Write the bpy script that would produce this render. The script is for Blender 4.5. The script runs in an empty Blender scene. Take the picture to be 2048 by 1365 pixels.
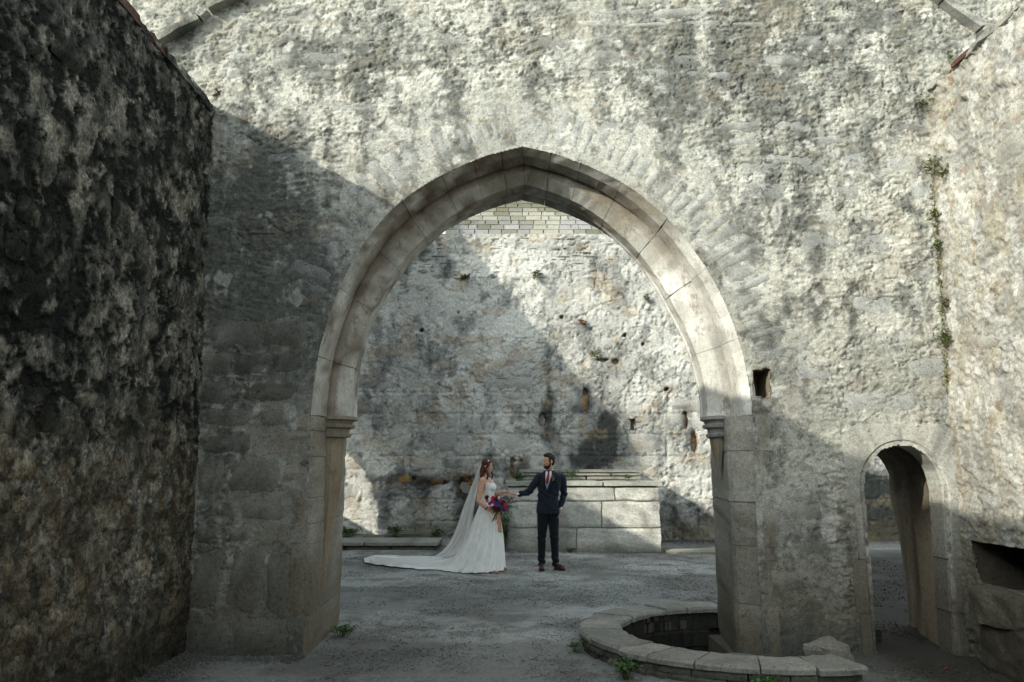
import bpy, bmesh, math, random
import numpy as np
from mathutils import Vector, Matrix

random.seed(11)
RNG = np.random.default_rng(7)
scene = bpy.context.scene
COL = scene.collection

# ------------------------------------------------------------------ camera
cam_data = bpy.data.cameras.new('camera')
cam = bpy.data.objects.new('camera', cam_data)
COL.objects.link(cam)
cam.location = (0.0, 0.0, 1.65)
cam.rotation_euler = (math.radians(90 + 8.3), 0, 0)
cam_data.sensor_width = 36.0
cam_data.lens = 36.0 * 1700.0 / 2048.0
cam_data.clip_end = 500
scene.camera = cam

# ------------------------------------------------------------------ sky, sun, exposure
SUN = Vector((1.0, 0.80, -0.56)).normalized()          # the way the light travels
EL = math.asin(-SUN.z)
AZ = math.atan2(-SUN.x, -SUN.y)
world = bpy.data.worlds.new('World')
scene.world = world
world.use_nodes = True
wn = world.node_tree.nodes
wl = world.node_tree.links
wn.clear()
sky = wn.new('ShaderNodeTexSky')
sky.sky_type = 'NISHITA'
sky.sun_disc = False
sky.sun_elevation = EL
sky.sun_rotation = AZ % (2 * math.pi)
sky.air_density = 1.0
sky.dust_density = 1.6
sky.ozone_density = 1.0
bg = wn.new('ShaderNodeBackground')
bg.inputs['Strength'].default_value = 0.15
wo = wn.new('ShaderNodeOutputWorld')
hs = wn.new('ShaderNodeHueSaturation'); hs.inputs['Saturation'].default_value = 0.3     # camera white balance for the shade
wb = wn.new('ShaderNodeMix'); wb.data_type = 'RGBA'; wb.blend_type = 'MULTIPLY'; wb.inputs[0].default_value = 1.0; wb.inputs[7].default_value = (0.93, 1.0, 0.955, 1)
wl.new(sky.outputs[0], hs.inputs['Color']); wl.new(hs.outputs[0], wb.inputs[6]); wl.new(wb.outputs[2], bg.inputs[0])
wl.new(bg.outputs[0], wo.inputs[0])
sd = bpy.data.lights.new('sun', 'SUN')
sd.energy = 2.05
sd.angle = math.radians(0.6)
sd.color = (1.0, 0.945, 0.80)
sun = bpy.data.objects.new('sun', sd)
COL.objects.link(sun)
sun.rotation_euler = SUN.to_track_quat('-Z', 'Y').to_euler()
sun.location = (-12, -8, 14)
vs = scene.view_settings
vs.view_transform = 'Standard'
vs.look = 'None'
vs.gamma = 1.0
vs.exposure = 1.32
try:
    vs.use_curve_mapping = False
except Exception:
    pass
scene.cycles.max_bounces = 6
scene.cycles.diffuse_bounces = 4
scene.cycles.transparent_max_bounces = 12

# ------------------------------------------------------------------ noise (numpy)
def _hash(ix, iy, s):
    n = (ix * 374761393 + iy * 668265263 + s * 974634777) & 0xffffffff
    n = ((n ^ (n >> 13)) * 1274126177) & 0xffffffff
    n = ((n ^ (n >> 15)) * 2246822519) & 0xffffffff
    return ((n ^ (n >> 16)) & 0xffffff) / 16777215.0

def vnoise(x, y, s=0):
    fx = np.floor(x); fy = np.floor(y)
    ix = fx.astype(np.int64); iy = fy.astype(np.int64)
    tx = x - fx; ty = y - fy
    tx = tx * tx * tx * (tx * (tx * 6 - 15) + 10); ty = ty * ty * ty * (ty * (ty * 6 - 15) + 10)
    a = _hash(ix, iy, s); b = _hash(ix + 1, iy, s); c = _hash(ix, iy + 1, s); d = _hash(ix + 1, iy + 1, s)
    return (a + (b - a) * tx) * (1 - ty) + (c + (d - c) * tx) * ty

def fbm(x, y, o=4, s=0, g=0.5):
    x = np.asarray(x, float); y = np.asarray(y, float)
    t = np.zeros(np.broadcast(x, y).shape); a = 1.0; n = 0.0
    for i in range(o):
        t += a * vnoise(x + 17.3 * i, y - 9.1 * i, s + i * 31)
        n += a; a *= g
        x, y = 2.03 * (0.8 * x - 0.6 * y), 2.03 * (0.6 * x + 0.8 * y)
    return t / n

def fbs(x, y, o=3, s=0):
    """like fbm but keeps the axes, for stretched grain"""
    t = 0; a = 1.0; n = 0.0
    for i in range(o):
        t = t + a * vnoise(x * 2.1 ** i + 5.7 * i, y * 2.1 ** i + 3.3 * i, s + 13 * i)
        n += a; a *= 0.52
    return t / n

def worley(x, y, s=0):
    fx = np.floor(x); fy = np.floor(y)
    ix = fx.astype(np.int64); iy = fy.astype(np.int64)
    best = np.full(x.shape, 9.0); b2 = np.full(x.shape, 9.0); cid = np.zeros(x.shape)
    for dx in (-1, 0, 1):
        for dy in (-1, 0, 1):
            px = fx + dx + _hash(ix + dx, iy + dy, s); py = fy + dy + _hash(ix + dx, iy + dy, s + 77)
            d = np.hypot(px - x, py - y)
            c = _hash(ix + dx, iy + dy, s + 5)
            m = d < best
            b2 = np.where(m, best, np.minimum(b2, d)); cid = np.where(m, c, cid); best = np.where(m, d, best)
    return best, b2 - best, cid

def ss(a, b, x):
    t = np.clip((x - a) / (b - a), 0, 1)
    return t * t * (3 - 2 * t)

def blobs(u, v, lst):
    t = np.zeros(u.shape)
    for cu, cv, ru, rv, k in lst:
        t += k * np.exp(-(((u - cu) / ru) ** 2 + ((v - cv) / rv) ** 2))
    return t

def mixc(a, b, t):
    return a + (np.asarray(b) - a) * t[..., None]

def solid(c, shape):
    return np.broadcast_to(np.asarray(c, float), shape + (3,)).copy()

# ------------------------------------------------------------------ mesh helpers
def mesh_np(name, verts, faces, col=None, smooth=True):
    me = bpy.data.meshes.new(name)
    verts = np.asarray(verts, np.float32)
    if isinstance(faces, np.ndarray) and faces.ndim == 2:
        k = faces.shape[1]
        me.vertices.add(len(verts)); me.vertices.foreach_set('co', verts.ravel())
        me.loops.add(faces.size); me.loops.foreach_set('vertex_index', faces.ravel().astype(np.int32))
        me.polygons.add(len(faces))
        me.polygons.foreach_set('loop_start', np.arange(0, faces.size, k, dtype=np.int32))
        me.polygons.foreach_set('loop_total', np.full(len(faces), k, np.int32))
        me.update(calc_edges=True)
        me.validate()
    else:
        me.from_pydata([tuple(map(float, v)) for v in verts], [], [tuple(int(i) for i in f) for f in faces])
    if col is not None:
        at = me.attributes.new('Col', 'FLOAT_COLOR', 'POINT')
        c = np.ones((len(verts), 4), np.float32); c[:, :3] = col
        at.data.foreach_set('color', c.ravel())
    if smooth:
        me.polygons.foreach_set('use_smooth', np.ones(len(me.polygons), bool))
    me.update()
    return me

def obj(name, me, mat=None, kind=None):
    """a top-level mesh object"""
    o = bpy.data.objects.new(name, me)
    COL.objects.link(o)
    if mat is not None and not me.materials:
        me.materials.append(mat)
    if kind:
        o['kind'] = kind
    return o

def thing(name, label, cat, loc=(0, 0, 0), group=None):
    o = bpy.data.objects.new(name, None)
    COL.objects.link(o)
    o.location = loc
    o.empty_display_size = 0.2
    return tag(o, label, cat, group)

def tag(o, label, cat, group=None):
    o['label'] = label; o['category'] = cat
    if group:
        o['group'] = group
    return o

def child(name, me, mat, parent, kind=None, label=None):
    """a part whose mesh is given in world coordinates"""
    o = bpy.data.objects.new(name, me)
    COL.objects.link(o)
    if mat is not None and not me.materials:
        me.materials.append(mat)
    o.parent = parent
    o.matrix_parent_inverse = Matrix.Translation(-Vector(parent.location)) if parent.parent is None else Matrix.Identity(4)
    if kind:
        o['kind'] = kind
    if label:
        o['label'] = label
    return o

def grid_faces(nu, nv, flip=False):
    i = np.arange(nu - 1)[:, None] * nv + np.arange(nv - 1)[None, :]
    a = i.ravel(); b = a + nv; c = b + 1; d = a + 1
    f = np.stack([a, b, c, d], 1)
    return f[:, ::-1].copy() if flip else f

class Frame:
    def __init__(s, O, U, V, N):
        s.O, s.U, s.V, s.N = [np.array(q, float) for q in (O, U, V, N)]
        s.flip = np.dot(np.cross(s.U, s.V), s.N) < 0
    def pt(s, u, v, h):
        return s.O + np.multiply.outer(u, s.U) + np.multiply.outer(v, s.V) + np.multiply.outer(h, s.N)

def in_poly(px, py, poly):
    r = np.zeros(px.shape, bool)
    n = len(poly)
    for i in range(n):
        x0, y0 = poly[i]; x1, y1 = poly[(i + 1) % n]
        if y0 == y1:
            continue
        c = ((y0 > py) != (y1 > py)) & (px < (x1 - x0) * (py - y0) / (y1 - y0) + x0)
        r ^= c
    return r

def panel(name, fr, u0, u1, v0, v1, step, hfun, cfun, mat, parent, holes=(), kind=None):
    """a wall face as real relief; faces inside the holes are left out"""
    nu = int(round((u1 - u0) / step)) + 1; nv = int(round((v1 - v0) / step)) + 1
    u, v = np.meshgrid(np.linspace(u0, u1, nu), np.linspace(v0, v1, nv), indexing='ij')
    h = hfun(u, v)
    P = fr.pt(u, v, h).reshape(-1, 3)
    C = cfun(u, v).reshape(-1, 3)
    F = grid_faces(nu, nv, fr.flip)
    if holes:
        uc = u.ravel()[F].mean(1); vc = v.ravel()[F].mean(1)
        keep = np.ones(len(F), bool)
        for p in holes:
            keep &= ~in_poly(uc, vc, p)
        F = F[keep]
        used = np.zeros(len(P), bool); used[F.ravel()] = True
        idx = np.cumsum(used) - 1
        F = idx[F]; P = P[used]; C = C[used]
    return child(name, mesh_np(name, P, F, C), mat, parent, kind)

def catmull(pts, n):
    pts = [np.array(p, float) for p in pts]
    pts = [2 * pts[0] - pts[1]] + pts + [2 * pts[-1] - pts[-2]]
    d = []
    for i in range(1, len(pts) - 2):
        for t in np.linspace(0, 1, 12, endpoint=False):
            p0, p1, p2, p3 = pts[i - 1:i + 3]
            d.append(0.5 * (2 * p1 + (p2 - p0) * t + (2 * p0 - 5 * p1 + 4 * p2 - p3) * t * t + (3 * p1 - p0 - 3 * p2 + p3) * t ** 3))
    d.append(pts[-2]); d = np.array(d)
    s = np.r_[0, np.cumsum(np.linalg.norm(np.diff(d, axis=0), axis=1))]
    q = np.linspace(0, s[-1], n)
    return np.stack([np.interp(q, s, d[:, k]) for k in range(d.shape[1])], 1)

# ------------------------------------------------------------------ materials
def mat_new(name):
    m = bpy.data.materials.new(name); m.use_nodes = True
    n = m.node_tree.nodes; l = m.node_tree.links
    b = n['Principled BSDF']
    return m, n, l, b

def masonry_mat(name, rough=0.93, fine=0.35, bump=0.5, scale=1.0, dist=0.006, stain=None, mottle=0.0):
    m, n, l, b = mat_new(name)
    at = n.new('ShaderNodeAttribute'); at.attribute_name = 'Col'
    geo = n.new('ShaderNodeNewGeometry')
    def noise(sc, det, ro):
        q = n.new('ShaderNodeTexNoise'); q.inputs['Scale'].default_value = sc * scale; q.inputs['Detail'].default_value = det; q.inputs['Roughness'].default_value = ro
        l.new(geo.outputs['Position'], q.inputs['Vector'])
        return q
    def ramp(q, lo, hi, a0=0.32, a1=0.68):
        r = n.new('ShaderNodeMapRange'); r.inputs['From Min'].default_value = a0; r.inputs['From Max'].default_value = a1
        r.inputs['To Min'].default_value = lo; r.inputs['To Max'].default_value = hi
        l.new(q.outputs['Fac'], r.inputs['Value'])
        return r
    n1 = noise(70, 4, 0.75); n2 = noise(22, 8, 0.74); n3 = noise(30, 3, 0.6)
    a = ramp(n1, 1 - fine, 1 + fine); c = ramp(n2, 1 - fine * .9, 1 + fine * .9)
    dots = ramp(n3, 1.0, 1 - fine * 1.3, 0.60, 0.66)         # small dark pits and lichen dots
    mu = n.new('ShaderNodeMath'); mu.operation = 'MULTIPLY'
    l.new(a.outputs[0], mu.inputs[0]); l.new(c.outputs[0], mu.inputs[1])
    m2 = n.new('ShaderNodeMath'); m2.operation = 'MULTIPLY'
    l.new(mu.outputs[0], m2.inputs[0]); l.new(dots.outputs[0], m2.inputs[1])
    vm = n.new('ShaderNodeVectorMath'); vm.operation = 'SCALE'
    l.new(at.outputs['Color'], vm.inputs[0]); l.new(m2.outputs[0], vm.inputs['Scale'])
    last = vm.outputs[0]
    if mottle:
        for sc, lo in ((17, .50), (48, .52)):
            q = noise(sc, 5, .7); r = ramp(q, 1.0, 1 - mottle, lo, lo + .05)
            v2 = n.new('ShaderNodeVectorMath'); v2.operation = 'SCALE'
            l.new(last, v2.inputs[0]); l.new(r.outputs[0], v2.inputs['Scale']); last = v2.outputs[0]
    if stain:
        for sc, lo, hi, colr, amt in stain:
            mp = n.new('ShaderNodeMapping'); mp.inputs['Scale'].default_value = (1, 1, .45)
            l.new(geo.outputs['Position'], mp.inputs['Vector'])
            q = noise(sc, 8, .72); l.new(mp.outputs[0], q.inputs['Vector'])
            r = ramp(q, 0, amt, lo, hi)
            mx = n.new('ShaderNodeMix'); mx.data_type = 'RGBA'; mx.inputs[7].default_value = colr + (1,)
            l.new(last, mx.inputs[6]); l.new(r.outputs[0], mx.inputs[0]); last = mx.outputs[2]
    l.new(last, b.inputs['Base Color'])
    b.inputs['Roughness'].default_value = rough
    b.inputs['Specular IOR Level'].default_value = 0.2
    prev = None
    for q, st, d in ((n1, bump, dist * .8), (n2, bump, dist * 1.8)):
        k = n.new('ShaderNodeBump'); k.inputs['Strength'].default_value = st; k.inputs['Distance'].default_value = d
        l.new(q.outputs['Fac'], k.inputs['Height'])
        if prev:
            l.new(prev.outputs[0], k.inputs['Normal'])
        prev = k
    l.new(prev.outputs[0], b.inputs['Normal'])
    return m

def plain_mat(name, c, rough=0.8, var=0.15, scale=40, bump=0.0, sheen=0.0, spec=0.3, sss=0.0):
    m, n, l, b = mat_new(name)
    geo = n.new('ShaderNodeNewGeometry')
    t = n.new('ShaderNodeTexNoise'); t.inputs['Scale'].default_value = scale; t.inputs['Detail'].default_value = 5
    l.new(geo.outputs['Position'], t.inputs['Vector'])
    r = n.new('ShaderNodeValToRGB')
    r.color_ramp.elements[0].position = 0.3; r.color_ramp.elements[1].position = 0.7
    r.color_ramp.elements[0].color = tuple(max(0, q * (1 - var)) for q in c) + (1,)
    r.color_ramp.elements[1].color = tuple(min(1, q * (1 + var)) for q in c) + (1,)
    l.new(t.outputs['Fac'], r.inputs['Fac']); l.new(r.outputs[0], b.inputs['Base Color'])
    b.inputs['Roughness'].default_value = rough
    b.inputs['Specular IOR Level'].default_value = spec
    if sheen:
        b.inputs['Sheen Weight'].default_value = sheen
    if sss:
        b.inputs['Subsurface Weight'].default_value = sss
        b.inputs['Subsurface Radius'].default_value = (0.02, 0.008, 0.004)
    if bump:
        bb = n.new('ShaderNodeBump'); bb.inputs['Strength'].default_value = bump; bb.inputs['Distance'].default_value = 0.01
        l.new(t.outputs['Fac'], bb.inputs['Height']); l.new(bb.outputs[0], b.inputs['Normal'])
    return m

M_WALL = masonry_mat('rubble_and_lime', fine=0.30, bump=0.8, dist=0.0040)
M_STONE = masonry_mat('weathered_limestone', fine=0.28, bump=0.8, dist=0.0042)
M_DRESS = masonry_mat('dressed_limestone', fine=0.14, bump=0.7, dist=0.004, stain=[(5, .50, .62, (.27, .255, .23), .55), (11, .56, .64, (.15, .11, .075), .6), (24, .60, .66, (.09, .075, .06), .6)])
M_MOTTLE = masonry_mat('algae_spotted_rubble', fine=0.34, bump=0.9, dist=0.007, mottle=.42)
M_GRAVEL = masonry_mat('fine_gravel', fine=0.30, bump=0.9, scale=1.6, dist=0.007)
# ================================================================== THE SETTING
YF = 7.75                      # front face of the arch wall
YB = YF + 1.5                  # its back face
XL, XR = -2.85, 4.0            # faces of the left and right walls
YW = 18.6                      # the far wall

OUT_L = [(-1.83, 2.10), (-1.82, 2.29), (-1.80, 2.51), (-1.75, 2.79), (-1.66, 3.10), (-1.56, 3.38), (-1.40, 3.68), (-1.24, 3.91), (-1.06, 4.10), (-0.82, 4.28), (-0.59, 4.41), (-0.35, 4.52), (-0.11, 4.60), (0.105, 4.655)]
OUT_R = [(2.18, 2.10), (2.18, 2.24), (2.15, 2.51), (2.09, 2.79), (2.00, 3.07), (1.87, 3.36), (1.71, 3.62), (1.53, 3.86), (1.30, 4.10), (1.07, 4.28), (0.83, 4.41), (0.60, 4.51), (0.36, 4.595), (0.105, 4.655)]
INN_L = [(-1.555, 2.10), (-1.555, 2.30), (-1.535, 2.59), (-1.48, 2.85), (-1.385, 3.14), (-1.215, 3.46), (-0.99, 3.76), (-0.74, 4.00), (-0.51, 4.18), (-0.255, 4.31), (-0.02, 4.40), (0.125, 4.445)]
INN_R = [(1.885, 2.10), (1.885, 2.30), (1.83, 2.60), (1.735, 2.90), (1.59, 3.20), (1.45, 3.46), (1.25, 3.75), (1.05, 3.95), (0.85, 4.12), (0.60, 4.27), (0.34, 4.38), (0.125, 4.445)]
NS = 73
def halfline(a):
    return catmull(a, NS)
outL, outR, innL, innR = [halfline(a) for a in (OUT_L, OUT_R, INN_L, INN_R)]
ARCH_POLY = [(-1.83, -0.5)] + [tuple(p) for p in outL] + [tuple(p) for p in outR[::-1]] + [(2.20, -0.5)]
DOOR = [(3.20, -0.5), (3.18, 0.9), (3.165, 1.45), (3.18, 1.57), (3.24, 1.69), (3.35, 1.79), (3.49, 1.83), (3.62, 1.82), (3.75, 1.74), (3.84, 1.61), (3.875, 1.45), (3.88, 1.1), (3.87, -0.5)]
PUT = [(2.20, 2.27), (2.205, 2.515), (2.365, 2.52), (2.35, 2.26)]

F_FRONT = Frame((0, YF, 0), (1, 0, 0), (0, 0, 1), (0, -1, 0))
F_LEFT = Frame((XL, 0, 0), (0, 1, 0), (0, 0, 1), (1, 0, 0))
F_RIGHT = Frame((XR, 0, 0), (0, 1, 0), (0, 0, 1), (-1, 0, 0))
F_BACK = Frame((0, YW, 0), (1, 0, 0), (0, 0, 1), (0, -1, 0))

def dist_poly(u, v, pts):
    d = np.full(u.shape, 9.0)
    for (x0, y0), (x1, y1) in zip(pts[:-1], pts[1:]):
        dx, dy = x1 - x0, y1 - y0
        t = np.clip(((u - x0) * dx + (v - y0) * dy) / (dx * dx + dy * dy + 1e-9), 0, 1)
        d = np.minimum(d, np.hypot(u - x0 - t * dx, v - y0 - t * dy))
    return d
ARCH_LINE = [(-1.86, -0.2)] + [tuple(p) for p in outL[::6]] + [tuple(p) for p in outR[::-6]] + [(2.22, -0.2)]

# ---- relief of the walls (metres, towards the viewer)
def low_front(u, v):
    return 0.022 * (fbm(u * 0.9, v * 0.9, 2, 3) - 0.5)

def h_front(u, v):
    wu = u + 0.10 * (fbm(u * 3, v * 3, 2, 40) - .5); wv = v + 0.10 * (fbm(u * 3, v * 3, 2, 41) - .5)
    rough = ss(0.40, 0.62, fbm(u * 1.1, v * 1.3, 4, 9) + 0.10 * ss(4.3, 5.6, v) - 0.10 * ss(3.0, 1.5, v) * ss(1.0, 2.0, u))
    h = low_front(u, v)
    led = fbs(wu * 3.4, wv * 13.0, 5, 21)
    h += (0.15 + 0.85 * rough) * 0.009 * (ss(0.45, 0.53, led) - 0.5)               # flaggy courses
    h += 0.006 * rough * (fbs(wu * 9, wv * 34, 3, 23) - 0.5) * 2
    h += 0.007 * ss(0.485, 0.505, fbm(wu * 2.6, wv * 2.8, 6, 33))              # skins of lime render
    h += 0.008 * ss(0.53, 0.545, fbm(wu * 5.5, wv * 5.0, 5, 35))
    h += 0.006 * (0.4 + rough) * (ss(0.49, 0.51, fbs(wu * 10, wv * 27, 4, 25)) - .5) + 0.006 * ss(0.54, 0.555, fbs(wu * 17, wv * 40, 3, 27))
    chips = fbm(u * 17, v * 20, 4, 51, 0.6)
    h -= (0.3 + rough) * 0.009 * ss(0.63, 0.66, chips)                          # pits and lost bits
    h += 0.0065 * (fbm(u * 34, v * 44, 3, 57, 0.75) - 0.5) * (0.8 + 0.8 * rough)
    ck = np.abs(fbm(wu * 2.2, wv * 3.4, 4, 63) - 0.5)
    h -= 0.022 * ss(0.010, 0.002, ck) * ss(0.42, 0.6, fbm(u * 1.6, v * 1.6, 2, 65))   # cracks
    cv = np.abs(fbs(wu * 2.6, wv * 8.5, 4, 67) - 0.5)
    h -= 0.020 * ss(0.016, 0.004, cv) * ss(0.50, 0.62, fbm(u * 2.3, v * 2.3, 3, 69))     # open joints between flags
    d = dist_poly(u, v, ARCH_LINE)
    h -= 0.007 * ss(.04, .09, d) * ss(.60, .52, d) * (v > 2.2)
    k = ss(0.02, 0.14, d) * (.32 + .68 * ss(.5, .75, d)) * ss(0.08, 0.22, dist_poly(u, v, DOOR))
    h = h * np.clip(k, 0.30, 1)
    return h

LIGHT = (0.385, 0.384, 0.35); MID = (0.28, 0.282, 0.255); GREY = (0.22, 0.226, 0.218); DARK = (0.062, 0.068, 0.064)
OCHRE = (0.30, 0.20, 0.10); WHITE = (0.56, 0.555, 0.53); BLACK = (0.022, 0.025, 0.022); MOSS = (0.07, 0.085, 0.03)

DARK_FRONT = [(2.2, 5.5, 1.1, .55, .10), (3.3, 5.2, .6, .6, .10), (.8, 5.8, .8, .25, .08), (-.9, 5.9, .7, .25, .08), (2.5, 4.2, .35, .5, .06), (3.2, 4.2, .3, .35, .06), (-2.0, 5.5, .5, .25, .16), (-1.3, 5.55, .45, .35, .18), (-1.55, 5.0, .5, .2, .10), (1.5, 5.6, .55, .5, .20), (2.1, 5.25, .7, .35, .22), (2.6, 4.9, .25, .35, .14), (1.3, 5.0, .5, .18, .12), (0.3, 5.7, .5, .2, .1), (3.0, 5.9, .6, .4, .2), (3.75, 5.95, .45, .2, .25),
              (2.55, 3.9, .12, .3, .14), (2.5, 4.4, .2, .2, .10), (-2.3, 4.0, .35, .5, .26), (-2.1, 4.6, .3, .25, .22), (-1.85, 3.6, .2, .6, .22), (-2.55, 3.2, .35, .6, .24), (-2.2, 2.6, .25, .5, .14), (-2.65, 1.8, .2, 1.0, .12), (-2.3, 0.3, .7, .35, .14), (-1.9, 0.3, .4, .25, .10),
              (2.5, 0.35, .35, .35, .20), (3.0, 0.6, .25, .5, .12), (2.65, 1.0, .3, .4, .06), (3.95, 0.9, .12, .9, .24), (3.75, 2.9, .15, .8, .05)]
PALE_FRONT = [(-1.3, 4.35, .25, .08, .3), (-2.55, 2.0, .08, .08, .2), (0.1, 4.95, 1.2, .3, .10), (1.2, 4.7, .7, .35, .12), (2.4, 3.2, .6, .6, .10), (3.1, 2.5, .7, .5, .14), (2.95, 1.25, .12, .35, .22), (2.9, 0.75, .07, .22, .2), (-0.75, 5.35, .14, .1, .3), (2.05, 5.42, .16, .1, .35), (-1.65, 4.45, .2, .1, .25), (3.4, 2.05, .5, .16, .2), (-1.2, 4.85, .5, .3, .12)]

def c_front(u, v):
    g = fbm(u * 1.2, v * 1.2, 4, 101)
    c = mixc(solid(MID, u.shape), LIGHT, ss(0.36, 0.62, g + blobs(u, v, PALE_FRONT)))
    m = ss(0.46, 0.52, fbm(u * 2.6 + .1, v * 2.8, 5, 33))
    c = mixc(c, GREY, (1 - m) * 0.42 * ss(0.35, 0.6, fbm(u * 5, v * 5, 3, 104)))
    shade = 0.20 * ss(1.8, 3.0, v) * ss(-1.0, -1.9, u) * ss(5.0, 4.3, v + 0.55 * (u + 2.85))     # darker under the left wall's shadow line: shade put into the colour
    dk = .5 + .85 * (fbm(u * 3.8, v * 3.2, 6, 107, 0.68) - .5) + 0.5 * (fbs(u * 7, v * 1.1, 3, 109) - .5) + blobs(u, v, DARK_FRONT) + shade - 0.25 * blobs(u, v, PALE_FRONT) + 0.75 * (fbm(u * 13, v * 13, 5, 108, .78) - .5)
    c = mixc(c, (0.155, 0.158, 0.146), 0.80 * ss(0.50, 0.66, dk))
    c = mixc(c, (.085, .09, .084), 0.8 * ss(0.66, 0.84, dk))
    sp = fbm(u * 16, v * 16, 4, 113, 0.65)
    c = mixc(c, DARK, 0.6 * ss(0.60, 0.68, sp) * ss(0.40, 0.62, dk))
    w = fbm(u * 3.1, v * 3.1, 5, 120)
    c = mixc(c, (.27, .225, .15), 0.16 * ss(0.56, 0.72, w))
    c = mixc(c, (0.20, 0.165, 0.12), 0.35 * ss(0.68, 0.74, fbm(u * 9, v * 12, 4, 122)))
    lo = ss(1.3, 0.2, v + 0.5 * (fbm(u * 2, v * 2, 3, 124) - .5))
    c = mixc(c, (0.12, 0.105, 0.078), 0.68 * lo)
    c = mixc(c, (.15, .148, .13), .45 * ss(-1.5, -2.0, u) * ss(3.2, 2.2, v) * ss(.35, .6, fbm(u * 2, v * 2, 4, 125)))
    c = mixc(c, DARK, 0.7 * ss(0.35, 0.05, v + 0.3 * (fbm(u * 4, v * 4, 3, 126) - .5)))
    c = mixc(c, WHITE, 0.45 * ss(0.70, 0.78, fbm(u * 6, v * 6, 3, 128)) * ss(.5, 1.0, v))
    return np.clip(c, 0.01, 0.8)

arch_wall = thing('stone_wall', 'tall weathered stone wall pierced by a great pointed arch and a low round-headed door', 'wall', (0, YF + 0.75, 0))
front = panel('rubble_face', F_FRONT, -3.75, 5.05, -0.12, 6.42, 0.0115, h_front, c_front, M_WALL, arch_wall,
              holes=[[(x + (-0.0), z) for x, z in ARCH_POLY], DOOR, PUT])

def slab_box(name, x0, x1, y0, y1, z0, z1, colour, mat, parent, kind=None):
    v = [(x, y, z) for x in (x0, x1) for y in (y0, y1) for z in (z0, z1)]
    f = [(0, 1, 3, 2), (4, 6, 7, 5), (0, 4, 5, 1), (2, 3, 7, 6), (0, 2, 6, 4), (1, 5, 7, 3)]
    return child(name, mesh_np(name, v, f, np.tile(colour, (8, 1)), smooth=False), mat, parent, kind)

# the rest of the tower wall: back face, upper storey and the shoulder to the left
def coarse_face(name, fr, u0, u1, v0, v1, step, parent, holes, cfun):
    return panel(name, fr, u0, u1, v0, v1, step, lambda u, v: 0.03 * (fbm(u * 2, v * 2, 3, 301) - .5), cfun, M_WALL, parent, holes)
F_FBACK = Frame((0, YB, 0), (1, 0, 0), (0, 0, 1), (0, 1, 0))
coarse_face('rear_face', F_FBACK, -5.8, 6.5, -0.1, 6.4, 0.05, arch_wall, [ARCH_POLY, [(3.1, -.5), (3.1, 1.9), (4.25, 1.9), (4.25, -.5)]], c_front)
slab_box('upper_storey', -3.75, 5.05, YF + 0.03, YB - 0.02, 6.38, 6.45, (.3, .29, .27), M_WALL, arch_wall)
slab_box('wall_shoulder', -5.8, -3.745, YF + 0.02, YB - 0.02, -0.1, 8.1, (.3, .29, .27), M_WALL, arch_wall)  # unseen stretch, raised to shade the far wall behind the door
slab_box('wall_shoulder', 5.045, 6.5, YF + 0.02, YB - 0.02, -0.1, 6.4, (.3, .29, .27), M_WALL, arch_wall)
# the hole for a scaffold beam, a recess with rough sides
def recess(name, fr, poly, depth, cfun, parent, mat=None, kind=None):
    poly = np.array(poly); n = len(poly)
    k = 6
    V = []; F = []
    m = 40
    s = np.linspace(0, n, m, endpoint=False)
    q = np.array([poly[int(t) % n] * (1 - t % 1) + poly[(int(t) + 1) % n] * (t % 1) for t in s])
    cen = poly.mean(0)
    for j in range(k):
        t = j / (k - 1)
        p = cen + (q - cen) * (1.04 - 0.10 * t)
        nz = 0.012 * (fbm(p[:, 0] * 22, p[:, 1] * 22 + t * 4, 3, 401) - .5) * 2
        h = 0.01 - depth * t + nz
        P = fr.pt(p[:, 0] + nz, p[:, 1] + nz, h)
        V += list(P)
    for j in range(k - 1):
        for i in range(m):
            F.append((j * m + i, j * m + (i + 1) % m, (j + 1) * m + (i + 1) % m, (j + 1) * m + i))
    F.append(tuple((k - 1) * m + i for i in range(m)))
    V = np.array(V)
    cc = np.tile(np.array(cfun), (len(V), 1)) * (0.7 + 0.6 * fbm(V[:, 0] * 15 + V[:, 1] * 9, V[:, 2] * 15, 3, 405))[:, None]
    return child(name, mesh_np(name, V, F, cc), mat or M_WALL, parent, kind)
recess('beam_hole', F_FRONT, PUT, 0.45, (0.16, 0.14, 0.10), arch_wall)

# ---- arch stones ---------------------------------------------------------------
PROF = [(0.0, 0.06, 0.05), (0.0, 0.03, 0.03), (0.0, 0.0, -0.002), (0.10, 0.0, 0.045), (0.22, 0.0, 0.105), (0.23, 0.0, 0.13), (0.30, 0.0, 0.30),
        (-.06, 0.0, 0.315), (-.06, 0.0, 0.372), (0.52, 0.0, 0.375), (0.60, 0.0, 0.385), (1.0, 0.0, 0.48), (1.0, 0.0, 0.60), (1.0, 0.0, 0.70), (1.04, 0.0, 0.715), (1.04, 0.0, 0.75), (0.7, 0.0, 0.80), (0.28, 0.0, 0.81), (0.25, 0.0, 1.15), (0.25, 0.0, 1.50), (0.0, 0.06, 1.49)]
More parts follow.
